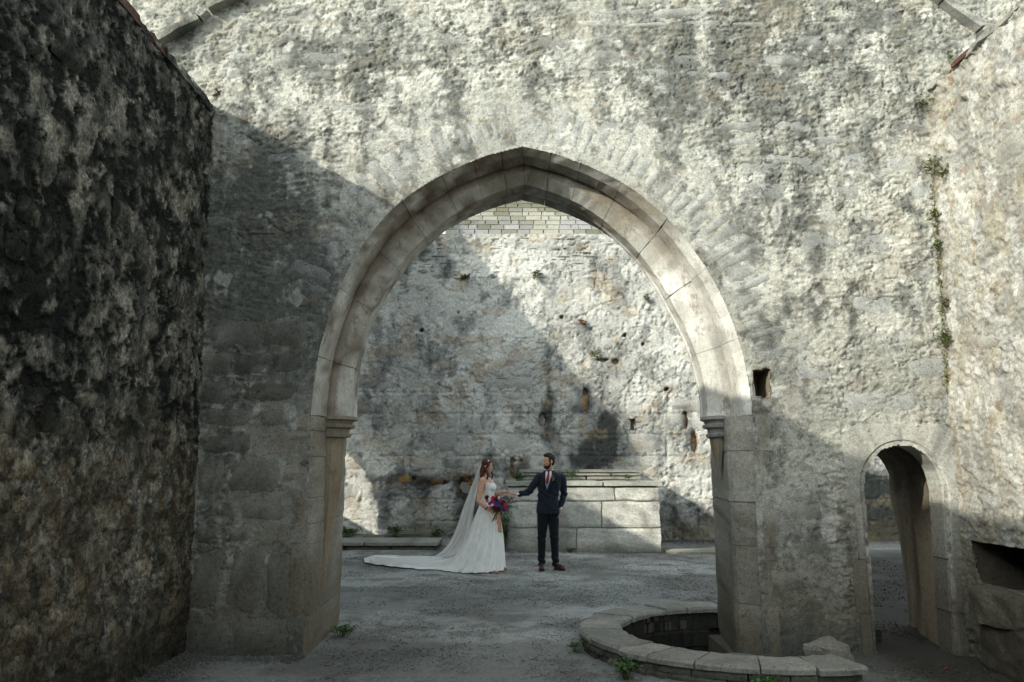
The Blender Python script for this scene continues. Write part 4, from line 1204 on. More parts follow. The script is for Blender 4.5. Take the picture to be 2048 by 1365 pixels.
# ================================================================== TOMB, GRAVE SLAB
def dressed_block(name, x0, x1, y0, y1, z0, z1, col, parent, rng, amp=.012, nx=8, nz_=5):
    """block with a rough-picked front, slightly rounded arrises"""
    bm = bmesh.new()
    bmesh.ops.create_cube(bm, size=1)
    bmesh.ops.subdivide_edges(bm, edges=bm.edges[:], cuts=7, use_grid_fill=True)
    P = np.array([v.co[:] for v in bm.verts])
    S = np.array((x1 - x0, y1 - y0, z1 - z0)); c = np.array(((x0 + x1) / 2, (y0 + y1) / 2, (z0 + z1) / 2))
    e = (np.abs(P) > .49).sum(1)
    W = P * S
    W -= np.sign(P) * (e >= 2)[:, None] * (np.abs(P) > .49) * .012
    W += c
    nz = np.stack([fbm(W[:, 0] * 7 + 3 * k, W[:, 2] * 8 + W[:, 1] * 6, 4, 1500 + k) - .5 for k in range(3)], 1)
    W += nz * 2 * amp
    for v, p in zip(bm.verts, W):
        v.co = p
    me = bpy.data.meshes.new(name); bm.to_mesh(me); bm.free()
    n2 = fbm(W[:, 0] * 2.2 + W[:, 1], W[:, 2] * 3, 4, 1510)
    cc = np.array(col) * (.6 + .8 * n2)[:, None]
    cc = mixc(cc, (.16, .155, .14), .6 * ss(.5, .68, fbm(W[:, 0] * 3.1, W[:, 2] * 1.2 + 7, 4, 1512)))
    cc = mixc(cc, (.13, .115, .08), .6 * ss(.22, .0, W[:, 2]) * (W[:, 2] < .4))
    at = me.attributes.new('Col', 'FLOAT_COLOR', 'POINT')
    c4 = np.ones((len(W), 4), np.float32); c4[:, :3] = cc
    at.data.foreach_set('color', c4.ravel())
    return child(name, me, M_STONE, parent)
rng = np.random.default_rng(91)
tomb = thing('altar_tomb', 'large altar tomb of pale squared blocks against the far wall behind the groom', 'tomb', (1.4, 17.4, 0))
TY0, TY1 = 16.66, 18.50
tc = (.47, .465, .43)
for z0, z1, js in [(-.05, .455, [-.09, 1.24, 2.87]), (.461, .958, [-.09, .78, 1.73, 2.86]), (.965, 1.235, [-.09, .55, 1.98, 2.85])]:
    for xa, xb in zip(js[:-1], js[1:]):
        dressed_block('tomb_block', xa + .004, xb - .004, TY0, TY1 - .6 if xb < 2.8 else TY1, z0, z1, np.array(tc) * rng.uniform(.80, 1.08), tomb, rng, amp=.022)
slab_box('tomb_core', -.06, 2.83, TY0 + .028, TY1, -.05, 1.235, (.24, .225, .19), M_STONE, tomb)
for xa, xb in [(-.13, .62), (.63, 1.75), (1.76, 2.91)]:
    dressed_block('tomb_cap_slab', xa, xb, TY0 - .05, TY1, 1.243, 1.345 + rng.uniform(-.006, .006), (.36, .36, .32), tomb, rng, amp=.009)
for z0, z1, js in [(1.35, 1.43, [.17, 1.5, 2.62]), (1.438, 1.49, [.19, .9, 2.0, 2.6]), (1.497, 1.56, [.15, 1.25, 2.66])]:
    for xa, xb in zip(js[:-1], js[1:]):
        dressed_block('tomb_step_slab', xa + .006, xb - .006, 17.38 + rng.uniform(-.02, .03), TY1, z0, z1, np.array((.27, .265, .235)) * rng.uniform(.75, 1.1), tomb, rng, amp=.008)
grave = thing('grave_slab', 'low flat grave slab with a mossy edge at the foot of the far wall, left of the bride', 'grave slab', (-2.8, 17.6, 0))
for xa, xb, t in [(-4.3, -2.9, 1.0), (-2.89, -1.45, 1.05)]:
    dressed_block('ledger', xa, xb, 17.05, 18.25, .075, .155, np.array((.36, .36, .335)) * t, grave, rng, amp=.008)
for xa, xb in [(-4.2, -3.3), (-3.28, -2.4), (-2.38, -1.52)]:
    dressed_block('ledger_base', xa, xb, 17.10, 18.2, -.05, .07, (.13, .12, .085), grave, rng, amp=.012)
flag = dressed_block('flagstone', 2.95, 4.6, 16.35, 16.95, -.05, .045, (.50, .48, .43), tomb, rng, amp=.006)
flag.parent = None; flag.matrix_parent_inverse = Matrix.Identity(4)
tag(flag, 'thin pale flagstone catching the sun on the gravel right of the tomb', 'flagstone')

# ================================================================== PLANTS, LEAVES
M_LEAF = plain_mat('leaf_green', (0.055, 0.115, 0.025), 0.6, .45, 60)
M_LEAF2 = plain_mat('leaf_yellowish', (0.12, 0.13, 0.035), 0.65, .5, 50)
M_STEM = plain_mat('stem_green', (0.09, 0.10, 0.035), 0.7, .3, 60)
M_DRY = plain_mat('dry_leaf_orange', (0.30, 0.10, 0.025), 0.7, .4, 40)
def leaf_geo(V, F, p, d, up, L, W, fold=.25):
    d = d.normalized(); s = d.cross(up)
    if s.length < 1e-4:
        s = Vector((1, 0, 0))
    s.normalize(); n = s.cross(d)
    b = len(V)
    V += [p, p + d * L * .45 + s * W * .5 + n * W * fold, p + d * L - n * L * .12, p + d * L * .45 - s * W * .5 + n * W * fold, p + d * L * .5]
    F += [(b, b + 1, b + 4), (b + 1, b + 2, b + 4), (b + 2, b + 3, b + 4), (b + 3, b, b + 4)]
def stem_geo(V, F, p, q, r):
    d = (q - p).normalized(); s = d.orthogonal().normalized(); t = d.cross(s)
    b = len(V)
    for c, rr in ((p, r), (q, r * .6)):
        for k in range(3):
            a = k * 2.094
            V.append(c + s * rr * math.cos(a) + t * rr * math.sin(a))
    for k in range(3):
        F.append((b + k, b + (k + 1) % 3, b + 3 + (k + 1) % 3, b + 3 + k))
def plant(label, loc, height, spread, n, leaf, up=Vector((0, 0, 1)), mat=None, group=None, name='weed', cat='plant', seed=0, per=5, wide=.55):
    r = random.Random(seed)
    t = thing(name, label, cat, loc, group)
    SV, SF, LV, LF = [], [], [], []
    base = Vector(loc)
    side = up.orthogonal().normalized(); oth = up.cross(side)
    for i in range(n):
        a = r.uniform(0, 6.283); k = r.uniform(.2, 1)
        p0 = base + side * math.cos(a) * spread * .25 * k + oth * math.sin(a) * spread * .25 * k
        tip = base + side * math.cos(a) * spread * k + oth * math.sin(a) * spread * k + up * height * r.uniform(.45, 1)
        mid = (p0 + tip) / 2 + up * height * .18
        stem_geo(SV, SF, p0, mid, .0025); stem_geo(SV, SF, mid, tip, .002)
        for j in range(per):
            f = r.uniform(.35, 1)
            p = (p0.lerp(mid, f * 2) if f < .5 else mid.lerp(tip, f * 2 - 1))
            d = Vector((r.uniform(-1, 1), r.uniform(-1, 1), r.uniform(-.4, .7)))
            d = d - up * min(0, d.dot(up)) * .8
            L = leaf * r.uniform(.6, 1.25)
            leaf_geo(LV, LF, p, d, Vector((0, 0, 1)), L, L * wide * r.uniform(.8, 1.2))
    child('stems', mesh_np('stems', [v[:] for v in SV], SF), M_STEM, t)
    child('foliage', mesh_np('foliage', [v[:] for v in LV], LF), mat or M_LEAF, t, 'stuff')
    return t
plant('bushy green weed at the left curve of the basin kerb', (.90, 6.92, 0), .15, .16, 26, .055, seed=1)
plant('low green weed hugging the front of the basin kerb', (1.80, 6.40, 0), .15, .16, 26, .058, seed=2)
plant('small weed at the far left edge of the basin kerb', (.57, 7.9, 0), .10, .11, 16, .04, seed=3)
plant('sprawling weed at the foot of the left arch jamb', (-1.66, 8.55, 0), .12, .17, 24, .05, seed=4)
plant('tiny sprout near the right end of the basin kerb', (2.45, 6.42, 0), .06, .06, 7, .03, seed=5)
plant('green tuft on the grave bed under the sunlit patch', (-2.45, 18.3, .14), .24, .16, 26, .08, seed=6)
plant('short tuft on the grave bed at the right end of the slab', (-1.6, 18.35, .14), .16, .2, 22, .07, seed=7)
plant('dark green tuft on the grave bed beside the left pier', (-3.45, 18.3, .14), .22, .32, 40, .08, seed=8)
plant('trailing weeds on the left end of the tomb top', (.12, 16.85, 1.345), .13, .22, 30, .06, seed=9)
plant('leggy weed on the tomb top behind the groom', (1.12, 16.9, 1.345), .22, .22, 14, .07, seed=10)
plant('straggling weed hanging over the tomb cap near its right end', (2.25, 16.72, 1.34), .12, .16, 12, .06, seed=11)
plant('green weed growing low between the tomb and the bride', (-.14, 16.6, 0), .75, .09, 40, .07, seed=12)
plant('little weed at the tomb foot beside the groom', (1.12, 16.58, 0), .10, .12, 14, .05, seed=13)
plant('small weed at the tomb foot near its right corner', (2.95, 16.7, 0), .07, .1, 9, .04, seed=14)
plant('leafy sprig rooted high on the far wall under the roof, left one', (-1.05, YW - .06, 5.72), .16, .14, 20, .08, Vector((0, -1, .3)).normalized(), M_LEAF2, seed=15)
plant('rounded sprig rooted high on the far wall near the middle', (.55, YW - .05, 5.78), .16, .14, 18, .08, Vector((0, -1, .3)).normalized(), M_LEAF2, seed=16)
plant('tiny fern on the far wall, upper right under the arch curve', (3.0, YW - .05, 5.3), .10, .10, 12, .06, Vector((0, -1, .3)).normalized(), M_LEAF2, seed=17)
plant('yellowed tuft in a crack of the far wall, mid height', (1.55, YW - .05, 4.75), .10, .10, 12, .06, Vector((0, -1, .2)).normalized(), M_DRY, seed=18)
plant('orange tinged moss tuft on the far wall beside the dark streak', (1.85, YW - .05, 4.05), .07, .22, 20, .05, Vector((0, -1, .2)).normalized(), M_LEAF2, seed=19)
# creepers in the corner between tower wall and right wall
upc = Vector((-.6, -.8, .15)).normalized()
for i, (x, yy, z, h, sp, n, lab) in enumerate([
        (3.95, 7.66, 4.42, .06, .13, 46, 'yellow-green creeper at the top of the right-hand corner'),
        (3.97, 7.50, 4.30, .05, .08, 22, 'green fern beside the top creeper on the right wall'),
        (3.95, 7.68, 3.95, .05, .09, 30, 'rusty creeper below the topmost tuft in the right-hand corner'),
        (3.96, 7.68, 3.65, .04, .07, 22, 'thin creeper halfway down the right-hand corner'),
        (3.96, 7.68, 3.12, .04, .08, 26, 'small creeper patch in the lower half of the right-hand corner'),
        (3.96, 7.68, 2.80, .05, .10, 34, 'lowest green creeper in the right-hand corner'),
        (3.93, 7.68, 5.05, .06, .10, 24, 'brownish tuft under the coping in the right-hand corner'),
        (4.02, 7.35, 5.27, .16, .05, 10, 'upright bright sprig standing on the right wall coping')]):
    plant(lab, (x, yy, z), h, sp, n, .026, upc if i != 7 else Vector((0, 0, 1)), M_LEAF2 if i % 2 == 0 else M_LEAF, 'creepers in the right-hand corner', 'creeper', 'plant', seed=30 + i, per=4)
LV, LF = [], []
rc = random.Random(9)
for i in range(900):
    z = 2.3 + 2.9 * rc.random()
    dens = vnoise(np.array([z * 2.2]), np.array([3.3]), 5)[0]
    if rc.random() > ss(.3, .6, np.array([dens]))[0]:
        continue
    p = Vector((3.965 + rc.gauss(0, .012), YF - .03 + rc.gauss(0, .012), z))
    leaf_geo(LV, LF, p, Vector((rc.uniform(-1, .2), rc.uniform(-1, .2), rc.uniform(-1, .6))), Vector((0, 0, 1)), rc.uniform(.014, .03), rc.uniform(.01, .018))
child('moss_seam', mesh_np('moss_seam', [q[:] for q in LV], LF), M_LEAF2, right_wall, 'stuff')
plant('little tuft at the top corner of the left wall', (-2.80, 7.62, 5.07), .08, .07, 12, .03, seed=50)
rl = random.Random(5)
for i, (x, yy, lab) in enumerate([(1.63, 6.30, 'orange fallen leaf in front of the basin kerb, left of the weed'), (2.02, 6.34, 'fallen leaf lying just right of the kerb-front weed'), (2.12, 6.30, 'curled orange leaf at the kerb foot, second right of the weed'), (2.55, 6.33, 'orange leaf below the right end of the basin kerb'), (2.66, 6.36, 'last fallen leaf by the rounded end of the kerb'), (-1.48, 8.15, 'tiny reddish leaf on the gravel by the left jamb'), (-.62, 8.9, 'lone brown leaf on the open gravel under the arch'), (3.55, 7.2, 'reddish leaf on the dark gravel by the low door')]):
    V, F = [], []
    a = rl.uniform(0, 6.28)
    leaf_geo(V, F, Vector((x, yy, .014)), Vector((math.cos(a), math.sin(a), .12)), Vector((0, 0, 1)), .05, .032, .35)
    o = obj('fallen_leaf', mesh_np('fallen_leaf', [q[:] for q in V], F), M_DRY)
    tag(o, lab, 'leaf', 'fallen leaves')
# ================================================================== PEOPLE
class Blob:
    def __init__(s):
        s.V = []; s.F = []
    def rings(s, R, cap=True):
        b = len(s.V); n = len(R[0])
        for r in R:
            s.V += [tuple(map(float, p)) for p in r]
        for i in range(len(R) - 1):
            for j in range(n):
                s.F.append((b + i * n + j, b + i * n + (j + 1) % n, b + (i + 1) * n + (j + 1) % n, b + (i + 1) * n + j))
        if cap:
            s.F.append(tuple(b + j for j in range(n))[::-1])
            s.F.append(tuple(b + (len(R) - 1) * n + j for j in range(n)))
    def capsule(s, p0, r0, p1, r1, n=14):
        p0 = np.array(p0, float); p1 = np.array(p1, float)
        d = p1 - p0; L = np.linalg.norm(d); d = d / max(L, 1e-6)
        a = np.cross(d, [0, 0, 1]) if abs(d[2]) < .9 else np.cross(d, [1, 0, 0])
        a /= np.linalg.norm(a); c = np.cross(d, a)
        th = np.linspace(0, 2 * np.pi, n, endpoint=False)
        circ = np.outer(np.cos(th), a) + np.outer(np.sin(th), c)
        R = []
        for t in (-80, -55, -28):
            t = math.radians(t); R.append(p0 + d * r0 * math.sin(t) + circ * r0 * math.cos(t))
        R.append(p0 + circ * r0); R.append(p1 + circ * r1)
        for t in (28, 55, 80):
            t = math.radians(t); R.append(p1 + d * r1 * math.sin(t) + circ * r1 * math.cos(t))
        s.rings(R)
    def chain(s, pts, rs):
        for i in range(len(pts) - 1):
            s.capsule(pts[i], rs[i], pts[i + 1], rs[i + 1])
    def ellipsoid(s, c, r, M=None, n=18, m=10):
        c = np.array(c, float); M = np.eye(3) if M is None else np.array(M)     # columns = axes
        R = []
        for i in range(1, m):
            t = -math.pi / 2 + math.pi * i / m
            th = np.linspace(0, 2 * np.pi, n, endpoint=False)
            q = np.stack([r[0] * np.cos(th) * math.cos(t), r[1] * np.sin(th) * math.cos(t), np.full(n, r[2] * math.sin(t))], 1)
            R.append(c + q @ M.T)
        s.rings(R)
    def mesh(s, name):
        me = bpy.data.meshes.new(name); me.from_pydata(s.V, [], s.F); me.update()
        bm = bmesh.new(); bm.from_mesh(me); bmesh.ops.recalc_face_normals(bm, faces=bm.faces); bm.to_mesh(me); bm.free()
        return me

def fused(name, blob, voxel, smooth=4, disp=None):
    """one continuous skin around everything in the blob"""
    me = blob.mesh('tmp_mesh')
    o = bpy.data.objects.new('tmp_mesh', me); COL.objects.link(o)
    r = o.modifiers.new('r', 'REMESH'); r.mode = 'VOXEL'; r.voxel_size = voxel; r.adaptivity = 0
    sm = o.modifiers.new('s', 'SMOOTH'); sm.factor = .5; sm.iterations = smooth
    dg = bpy.context.evaluated_depsgraph_get(); dg.update()
    out = bpy.data.meshes.new_from_object(o.evaluated_get(dg), depsgraph=dg)
    out.name = name
    bpy.data.objects.remove(o); bpy.data.meshes.remove(me)
    if disp is not None:
        n = len(out.vertices)
        co = np.empty(n * 3, np.float32); out.vertices.foreach_get('co', co); co = co.reshape(-1, 3)
        no = np.empty(n * 3, np.float32); out.vertices.foreach_get('normal', no); no = no.reshape(-1, 3)
        co = co + no * disp(co)[:, None]
        out.vertices.foreach_set('co', co.astype(np.float32).ravel())
    out.polygons.foreach_set('use_smooth', np.ones(len(out.polygons), bool))
    out.update()
    return out

def vec(*a):
    return np.array(a, float)
def unit(a):
    return a / np.linalg.norm(a)

def add_head(b, c, f, k=1.0, soft=False):
    f = unit(np.array(f, float)); up = unit(vec(0, 0, 1) - f * f[2]); s = np.cross(up, f)
    M = np.stack([f, s, up], 1)
    P = lambda a, q, u: np.array(c) + (f * a + s * q + up * u) * k
    E = lambda p, r: b.ellipsoid(p, np.array(r) * k, M)
    E(P(-.012, 0, .022), (.097, .076, .100))
    E(P(.030, 0, -.030), (.066, .058, .084))
    E(P(.056, 0, -.095), (.030, .030 if not soft else .024, .024))
    for q in (-1, 1):
        E(P(.004, q * .043, -.072), (.042, .018, .032))
        E(P(.058, q * .042, -.022), (.026, .020, .018))
        b.capsule(P(.086, q * .012, .016), .009 * k, P(.072, q * .046, .020), .009 * k)
        E(P(-.006, q * .077, -.006), (.020, .009, .032))
    b.capsule(P(.090, 0, .008), .008 * k, P(.113 if not soft else .108, 0, -.034), .0125 * k)
    E(P(.100, 0, -.040), (.012, .018, .009))
    E(P(.089, 0, -.061), (.011, .023, .006)); E(P(.087, 0, -.072), (.011, .020, .006))
    return P, M, f, s, up
def eyes(P, M, k, parent):
    for q in (-1, 1):
        b = Blob(); b.ellipsoid(P(.081, q * .032, .001), np.array((.011, .014, .008)) * k, M, 10, 6)
        e = child('eye', b.mesh('eye'), M_EYE, parent)
        b = Blob(); b.ellipsoid(P(.0905, q * .032, .001), np.array((.003, .0055, .0055)) * k, M, 8, 5)
        child('iris', b.mesh('iris'), M_IRIS, e)
        b = Blob(); b.capsule(P(.089, q * .016, .022), .0045 * k, P(.076, q * .048, .025), .0035 * k)
        child('eyebrow', b.mesh('eyebrow'), M_HAIR_D, parent)

def add_hand(b, w, d, nrm, thumb, curl=(.25, .35, .3), spread=.07, k=1.0, r0=.0085):
    """wrist w, pointing d, palm normal nrm (the side the fingers curl to), thumb: +1/-1"""
    d = unit(np.array(d, float)); nrm = unit(np.array(nrm, float) - d * np.dot(nrm, d)); t = np.cross(d, nrm) * thumb
    M = np.stack([d, t, nrm], 1)
    w = np.array(w, float)
    b.ellipsoid(w + d * .050 * k, np.array((.055, .040, .016)) * k, M)
    b.capsule(w - d * .02 * k, .024 * k, w + d * .02 * k, .022 * k)
    for i, (off, ln) in enumerate([(.030, .92), (.010, 1.0), (-.011, .94), (-.030, .74)]):
        p = w + (d * (.092 - abs(off) * .22) + t * off) * k
        a = spread * off / .03; cur = 0
        q = p
        for j, seg in enumerate((.043, .028, .022)):
            cur += curl[j] * (1 + .12 * i)
            dd = unit((d * math.cos(a) + t * math.sin(a)) * math.cos(cur) + nrm * math.sin(cur))
            e = q + dd * seg * ln * k
            b.capsule(q, (r0 - .0008 * j) * k, e, (r0 - .0008 * (j + 1)) * k, 8)
            q = e
    p = w + (d * .022 + t * .034) * k; q = p
    for j, (seg, aa) in enumerate(((.040, .75), (.032, .45), (.024, .25))):
        dd = unit(d * math.cos(aa) + t * math.sin(aa) + nrm * .35)
        e = q + dd * seg * k
        b.capsule(q, (.0125 - .0015 * j) * k, e, (.0115 - .0015 * j) * k, 8)
        q = e

M_SKIN = plain_mat('skin', (.56, .31, .205), .55, .10, 90, 0, spec=.3, sss=.08)
M_SKIN2 = plain_mat('skin_fair', (.66, .38, .27), .55, .09, 90, 0, spec=.3, sss=.08)
M_EYE = plain_mat('eye_white', (.65, .62, .58), .3, .02)
M_IRIS = plain_mat('iris_brown', (.03, .018, .01), .3, .1)
M_HAIR_D = plain_mat('hair_dark', (.016, .011, .008), .55, .5, 130, .6)
M_HAIR_B = plain_mat('hair_auburn', (.070, .022, .012), .5, .55, 110, .7)
M_BEARD = plain_mat('beard_brown', (.028, .017, .011), .75, .5, 220, .7)
M_NAVY = plain_mat('navy_wool', (.0075, .0125, .026), .85, .22, 160, .15, sheen=.08)
M_TROUS = plain_mat('navy_trouser_wool', (.0045, .0062, .0115), .9, .2, 160, .12, sheen=.05)
M_WAIST = plain_mat('blue_grey_wool', (.25, .30, .37), .85, .12, 120, .1)
M_SHIRT = plain_mat('white_cotton', (.74, .74, .74), .8, .04, 60)
M_TIE = plain_mat('crimson_silk', (.27, .008, .022), .5, .15, 120)
M_SHOE = plain_mat('brown_leather', (.035, .015, .009), .4, .3, 60, .1, spec=.5)
M_GOWN = plain_mat('ivory_tulle', (.85, .847, .835), .9, .05, 25, .15)
M_BLUSH = plain_mat('blush_shoe', (.36, .17, .11), .5, .1)

# ---------------------------------------------------------------- groom
G = vec(.615, 13.9, 0.0)
groom = thing('person', 'bearded man in navy three-piece suit and red tie, one hand in his pocket', 'person', tuple(G))
g = lambda x, y, z: G + vec(x, y, z)
YAW = math.radians(17)
fv = vec(-math.sin(YAW), -math.cos(YAW), 0); sv = vec(math.cos(YAW), -math.sin(YAW), 0)
TZ = [.885, .95, 1.02, 1.10, 1.20, 1.32, 1.42, 1.475, 1.515, 1.545, 1.57]
TCX = [-.035, -.036, -.037, -.036, -.028, -.016, -.004, .002, .004, .000, -.004]
TRX = [.192, .188, .177, .166, .172, .186, .196, .190, .158, .105, .068]
TRY = [.128, .128, .120, .112, .115, .124, .124, .112, .095, .078, .066]
def tor(z):
    return np.interp(z, TZ, TCX), np.interp(z, TZ, TRX), np.interp(z, TZ, TRY)
def tfront(a, z, e):
    cx, rx, ry = tor(z)
    q = np.clip(a / rx, -.98, .98)
    return g(cx, .0, z) + sv * a + fv * (ry * math.sqrt(1 - q * q) ** .9 + e)
def torso_rings(grow=0.0, n=40, zs=None):
    R = []
    for z in (zs if zs is not None else np.linspace(TZ[0], TZ[-1], 26)):
        cx, rx, ry = tor(z)
        th = np.linspace(0, 2 * np.pi, n, endpoint=False)
        ex = .85
        c_, s_ = np.cos(th), np.sin(th)
        px = np.sign(c_) * np.abs(c_) ** ex * (rx + grow); py = np.sign(s_) * np.abs(s_) ** ex * (ry + grow)
        R.append(g(cx, 0, z) + np.outer(px, sv) - np.outer(py, fv))
    return R
# body: one skin from head to feet, clothes go over it
b = Blob()
b.rings(torso_rings(-.022))
b.capsule(g(-.005, .012, 1.50), .060, g(-.012, .005, 1.63), .054)
rs, re_, rw = g(-.185, .0, 1.465), g(-.345, -.035, 1.225), g(-.515, -.06, 1.182)
ls, le, lw = g(.200, .0, 1.455), g(.222, .045, 1.19), g(.165, -.055, .975)
b.chain([rs, re_, rw], [.052, .040, .027]); b.chain([ls, le, lw], [.052, .040, .027])
add_hand(b, rw + vec(-.018, 0, .002), (-1, -.05, .05), (.1, -.15, .9), -1, (.25, .40, .45), .05)
add_hand(b, lw + vec(-.002, 0, -.015), (-.30, .10, -1), (-.8, -.3, .1), 1, (.15, .2, .2), .04)
for hip, kn, an in (((-.115, .0, .90), (-.140, -.012, .50), (-.142, .02, .09)), ((.045, .0, .90), (.060, -.012, .51), (.080, .02, .09))):
    b.chain([g(*hip), g(*kn), g(*an)], [.080, .052, .036])
b.capsule(g(-.142, .03, .05), .03, g(-.15, -.09, .035), .025); b.capsule(g(.08, .03, .05), .03, g(.15, -.05, .035), .025)
hc = g(-.020, -.012, 1.706)
P, M, hf, hs_, hu = add_head(b, hc, (-.86, -.50, -.03), .96)
gbody = child('body', fused('body', b, .0055, 3), M_SKIN, groom)
eyes(P, M, .96, gbody)
b = Blob()
b.ellipsoid(P(-.026, 0, .048), (.088, .080, .082), M); b.ellipsoid(P(-.046, 0, .0), (.056, .0765, .074), M)
b.capsule(P(.052, .028, .104), .026, P(.052, -.03, .104), .026); b.capsule(P(.02, .0, .118), .03, P(-.03, 0, .118), .028)
for q in (-1, 1):
    b.ellipsoid(P(.018, q * .066, .02), (.020, .010, .045), M)
hairf = lambda co: .010 * (fbm(co[:, 0] * 90 + co[:, 1] * 60, co[:, 2] * 60, 3, 77) - .4)
child('hair', fused('hair', b, .006, 2, hairf), M_HAIR_D, gbody)
b = Blob()
b.ellipsoid(P(.040, 0, -.086), (.056, .052, .040), M)
for q in (-1, 1):
    b.chain([P(.006, q * .0665, -.015), P(.016, q * .060, -.06), P(.05, q * .036, -.098)], [.010, .016, .020])
b.capsule(P(.092, .020, -.052), .0065, P(.092, -.020, -.052), .0065)
child('beard', fused('beard', b, .005, 2, lambda co: .004 * (fbm(co[:, 0] * 200, co[:, 2] * 200 + co[:, 1] * 150, 2, 79) - .5)), M_BEARD, gbody)
# jacket
b = Blob()
b.rings(torso_rings(0.0))
b.ellipsoid(g(-.150, 0, 1.462), (.072, .078, .060)); b.ellipsoid(g(.172, .0, 1.458), (.072, .078, .060))
b.chain([g(-.178, .0, 1.455), re_, g(-.500, -.06, 1.184)], [.070, .056, .041])
b.chain([g(.192, .0, 1.445), le, g(.170, -.05, .995)], [.069, .056, .042])
def cloth(co, s=1.0):
    x, y, z = (co - G).T
    w = .009 * np.sin(z * 55 + x * 38 + 3 * fbm(x * 9, z * 9, 2, 61)) * ss(.10, .0, np.abs(z - 1.2)) + .020 * (fbm(x * 14 + y * 9, z * 13, 3, 62) - .5)
    return w * s
child('jacket', fused('jacket', b, .0075, 4, cloth), M_NAVY, groom)
# trousers
b = Blob()
b.ellipsoid(g(-.036, .0, .90), (.172, .116, .09))
for hip, kn, an in (((-.115, .0, .88), (-.141, -.010, .50), (-.143, .018, .10)), ((.048, .0, .88), (.060, -.010, .51), (.079, .018, .10))):
    mid = tuple((np.array(kn) + np.array(an)) / 2 + vec(0, .015, 0))
    b.chain([g(*hip), g(*kn), g(*mid), g(*an)], [.098, .070, .062, .056])
def tro(co):
    x, y, z = (co - G).T
    return .011 * np.sin(z * 60 + x * 25 + 4 * fbm(x * 8, z * 8, 2, 65)) * (ss(.30, .10, z) + .5 * ss(.12, 0, np.abs(z - .5))) + .008 * (fbm(x * 14, z * 9, 3, 66) - .5)
child('trousers', fused('trousers', b, .0075, 4, tro), M_TROUS, groom)
# shirt front, waistcoat, tie, lapels lie on the chest
def chest_panel(name, rows, mat, e, thick=.006, n=7):
    """rows: (z, a_left, a_right)"""
    V = []; F = []
    m = len(rows)
    for sgn in (1, 0):
        for z, a0, a1 in rows:
            for t in np.linspace(0, 1, n):
                a = a0 + (a1 - a0) * t
                V.append(tfront(a, z, e if sgn else e - thick - .01))
    for l in range(2):
        for i in range(m - 1):
            for j in range(n - 1):
                q = [l * m * n + i * n + j, l * m * n + i * n + j + 1, l * m * n + (i + 1) * n + j + 1, l * m * n + (i + 1) * n + j]
                F.append(tuple(q if l else q[::-1]))
    edge = [(0, j) for j in range(n)] + [(i, n - 1) for i in range(1, m)] + [(m - 1, j) for j in range(n - 2, -1, -1)] + [(i, 0) for i in range(m - 2, 0, -1)]
    for k in range(len(edge)):
        a, c = edge[k], edge[(k + 1) % len(edge)]
        F.append((a[0] * n + a[1], c[0] * n + c[1], m * n + c[0] * n + c[1], m * n + a[0] * n + a[1]))
    return child(name, mesh_np(name, V, F), mat, groom)
chest_panel('waistcoat', [(1.53, -.060, .060), (1.46, -.058, .060), (1.38, -.046, .050), (1.31, -.030, .034), (1.25, -.004, .006)], M_WAIST, .010)
chest_panel('shirt_front', [(1.555, -.050, .052), (1.50, -.052, .055), (1.44, -.040, .044), (1.38, -.022, .026), (1.335, -.002, .004)], M_SHIRT, .016)
chest_panel('necktie', [(1.558, -.017, .017), (1.535, -.013, .013), (1.50, -.016, .016), (1.43, -.024, .023), (1.385, -.024, .022), (1.345, -.003, .003)], M_TIE, .024, .007)
b = Blob(); b.ellipsoid(tfront(0, 1.548, .020), (.021, .014, .019)); child('tie_knot', b.mesh('tie_knot'), M_TIE, groom)
lapel_e = .019
l1 = chest_panel('lapel', [(1.56, -.070, -.048), (1.50, -.105, -.054), (1.44, -.112, -.044), (1.435, -.088, -.043), (1.36, -.072, -.032), (1.25, -.012, -.004)], M_NAVY, lapel_e, n=4)
l2 = chest_panel('lapel', [(1.56, .048, .070), (1.50, .054, .108), (1.44, .048, .116), (1.435, .047, .092), (1.36, .036, .076), (1.25, .006, .014)], M_NAVY, lapel_e, n=4)
th = np.linspace(0, 2 * np.pi, 28, endpoint=False)
b = Blob()
b.rings([g(-.006, .006, 1.535 + .0) + np.stack([r * np.cos(th), r * np.sin(th), np.full(28, dz) - .012 * (np.sin(th) < -.2)], 1) for r, dz in ((.070, 0), (.068, .045), (.064, .05), (.060, .04), (.060, -.01))], cap=False)
child('shirt_collar', b.mesh('shirt_collar'), M_SHIRT, groom)
for w, d in ((rw, unit(vec(-1, -.05, .05))), (lw, unit(vec(-.25, 0, -1)))):
    b = Blob(); b.capsule(w - d * .012, .0335, w + d * .004, .032); child('shirt_cuff', b.mesh('shirt_cuff'), M_SHIRT, groom)
for z in (1.245, 1.165):
    b = Blob(); b.ellipsoid(tfront(.005, z, .004), (.009, .006, .009), n=10, m=6); child('jacket_button', b.mesh('jacket_button'), M_TROUS, groom)
for a in (-.115, .105):
    V = [tfront(a + da, 1.045 + dz, e) for e in (.004, .012) for da, dz in ((-.06, 0), (.06, .004), (.06, -.042), (-.06, -.046))]
    child('pocket_flap', mesh_np('pocket_flap', V, [(0, 1, 2, 3), (4, 7, 6, 5), (0, 4, 5, 1), (1, 5, 6, 2), (2, 6, 7, 3), (3, 7, 4, 0)], smooth=False), M_NAVY, groom)
b = Blob(); b.ellipsoid(tfront(.135, 1.40, .004), (.030, .012, .010)); child('pocket_square', b.mesh('pocket_square'), plain_mat('burgundy_silk', (.06, .012, .022), .6, .2), groom)
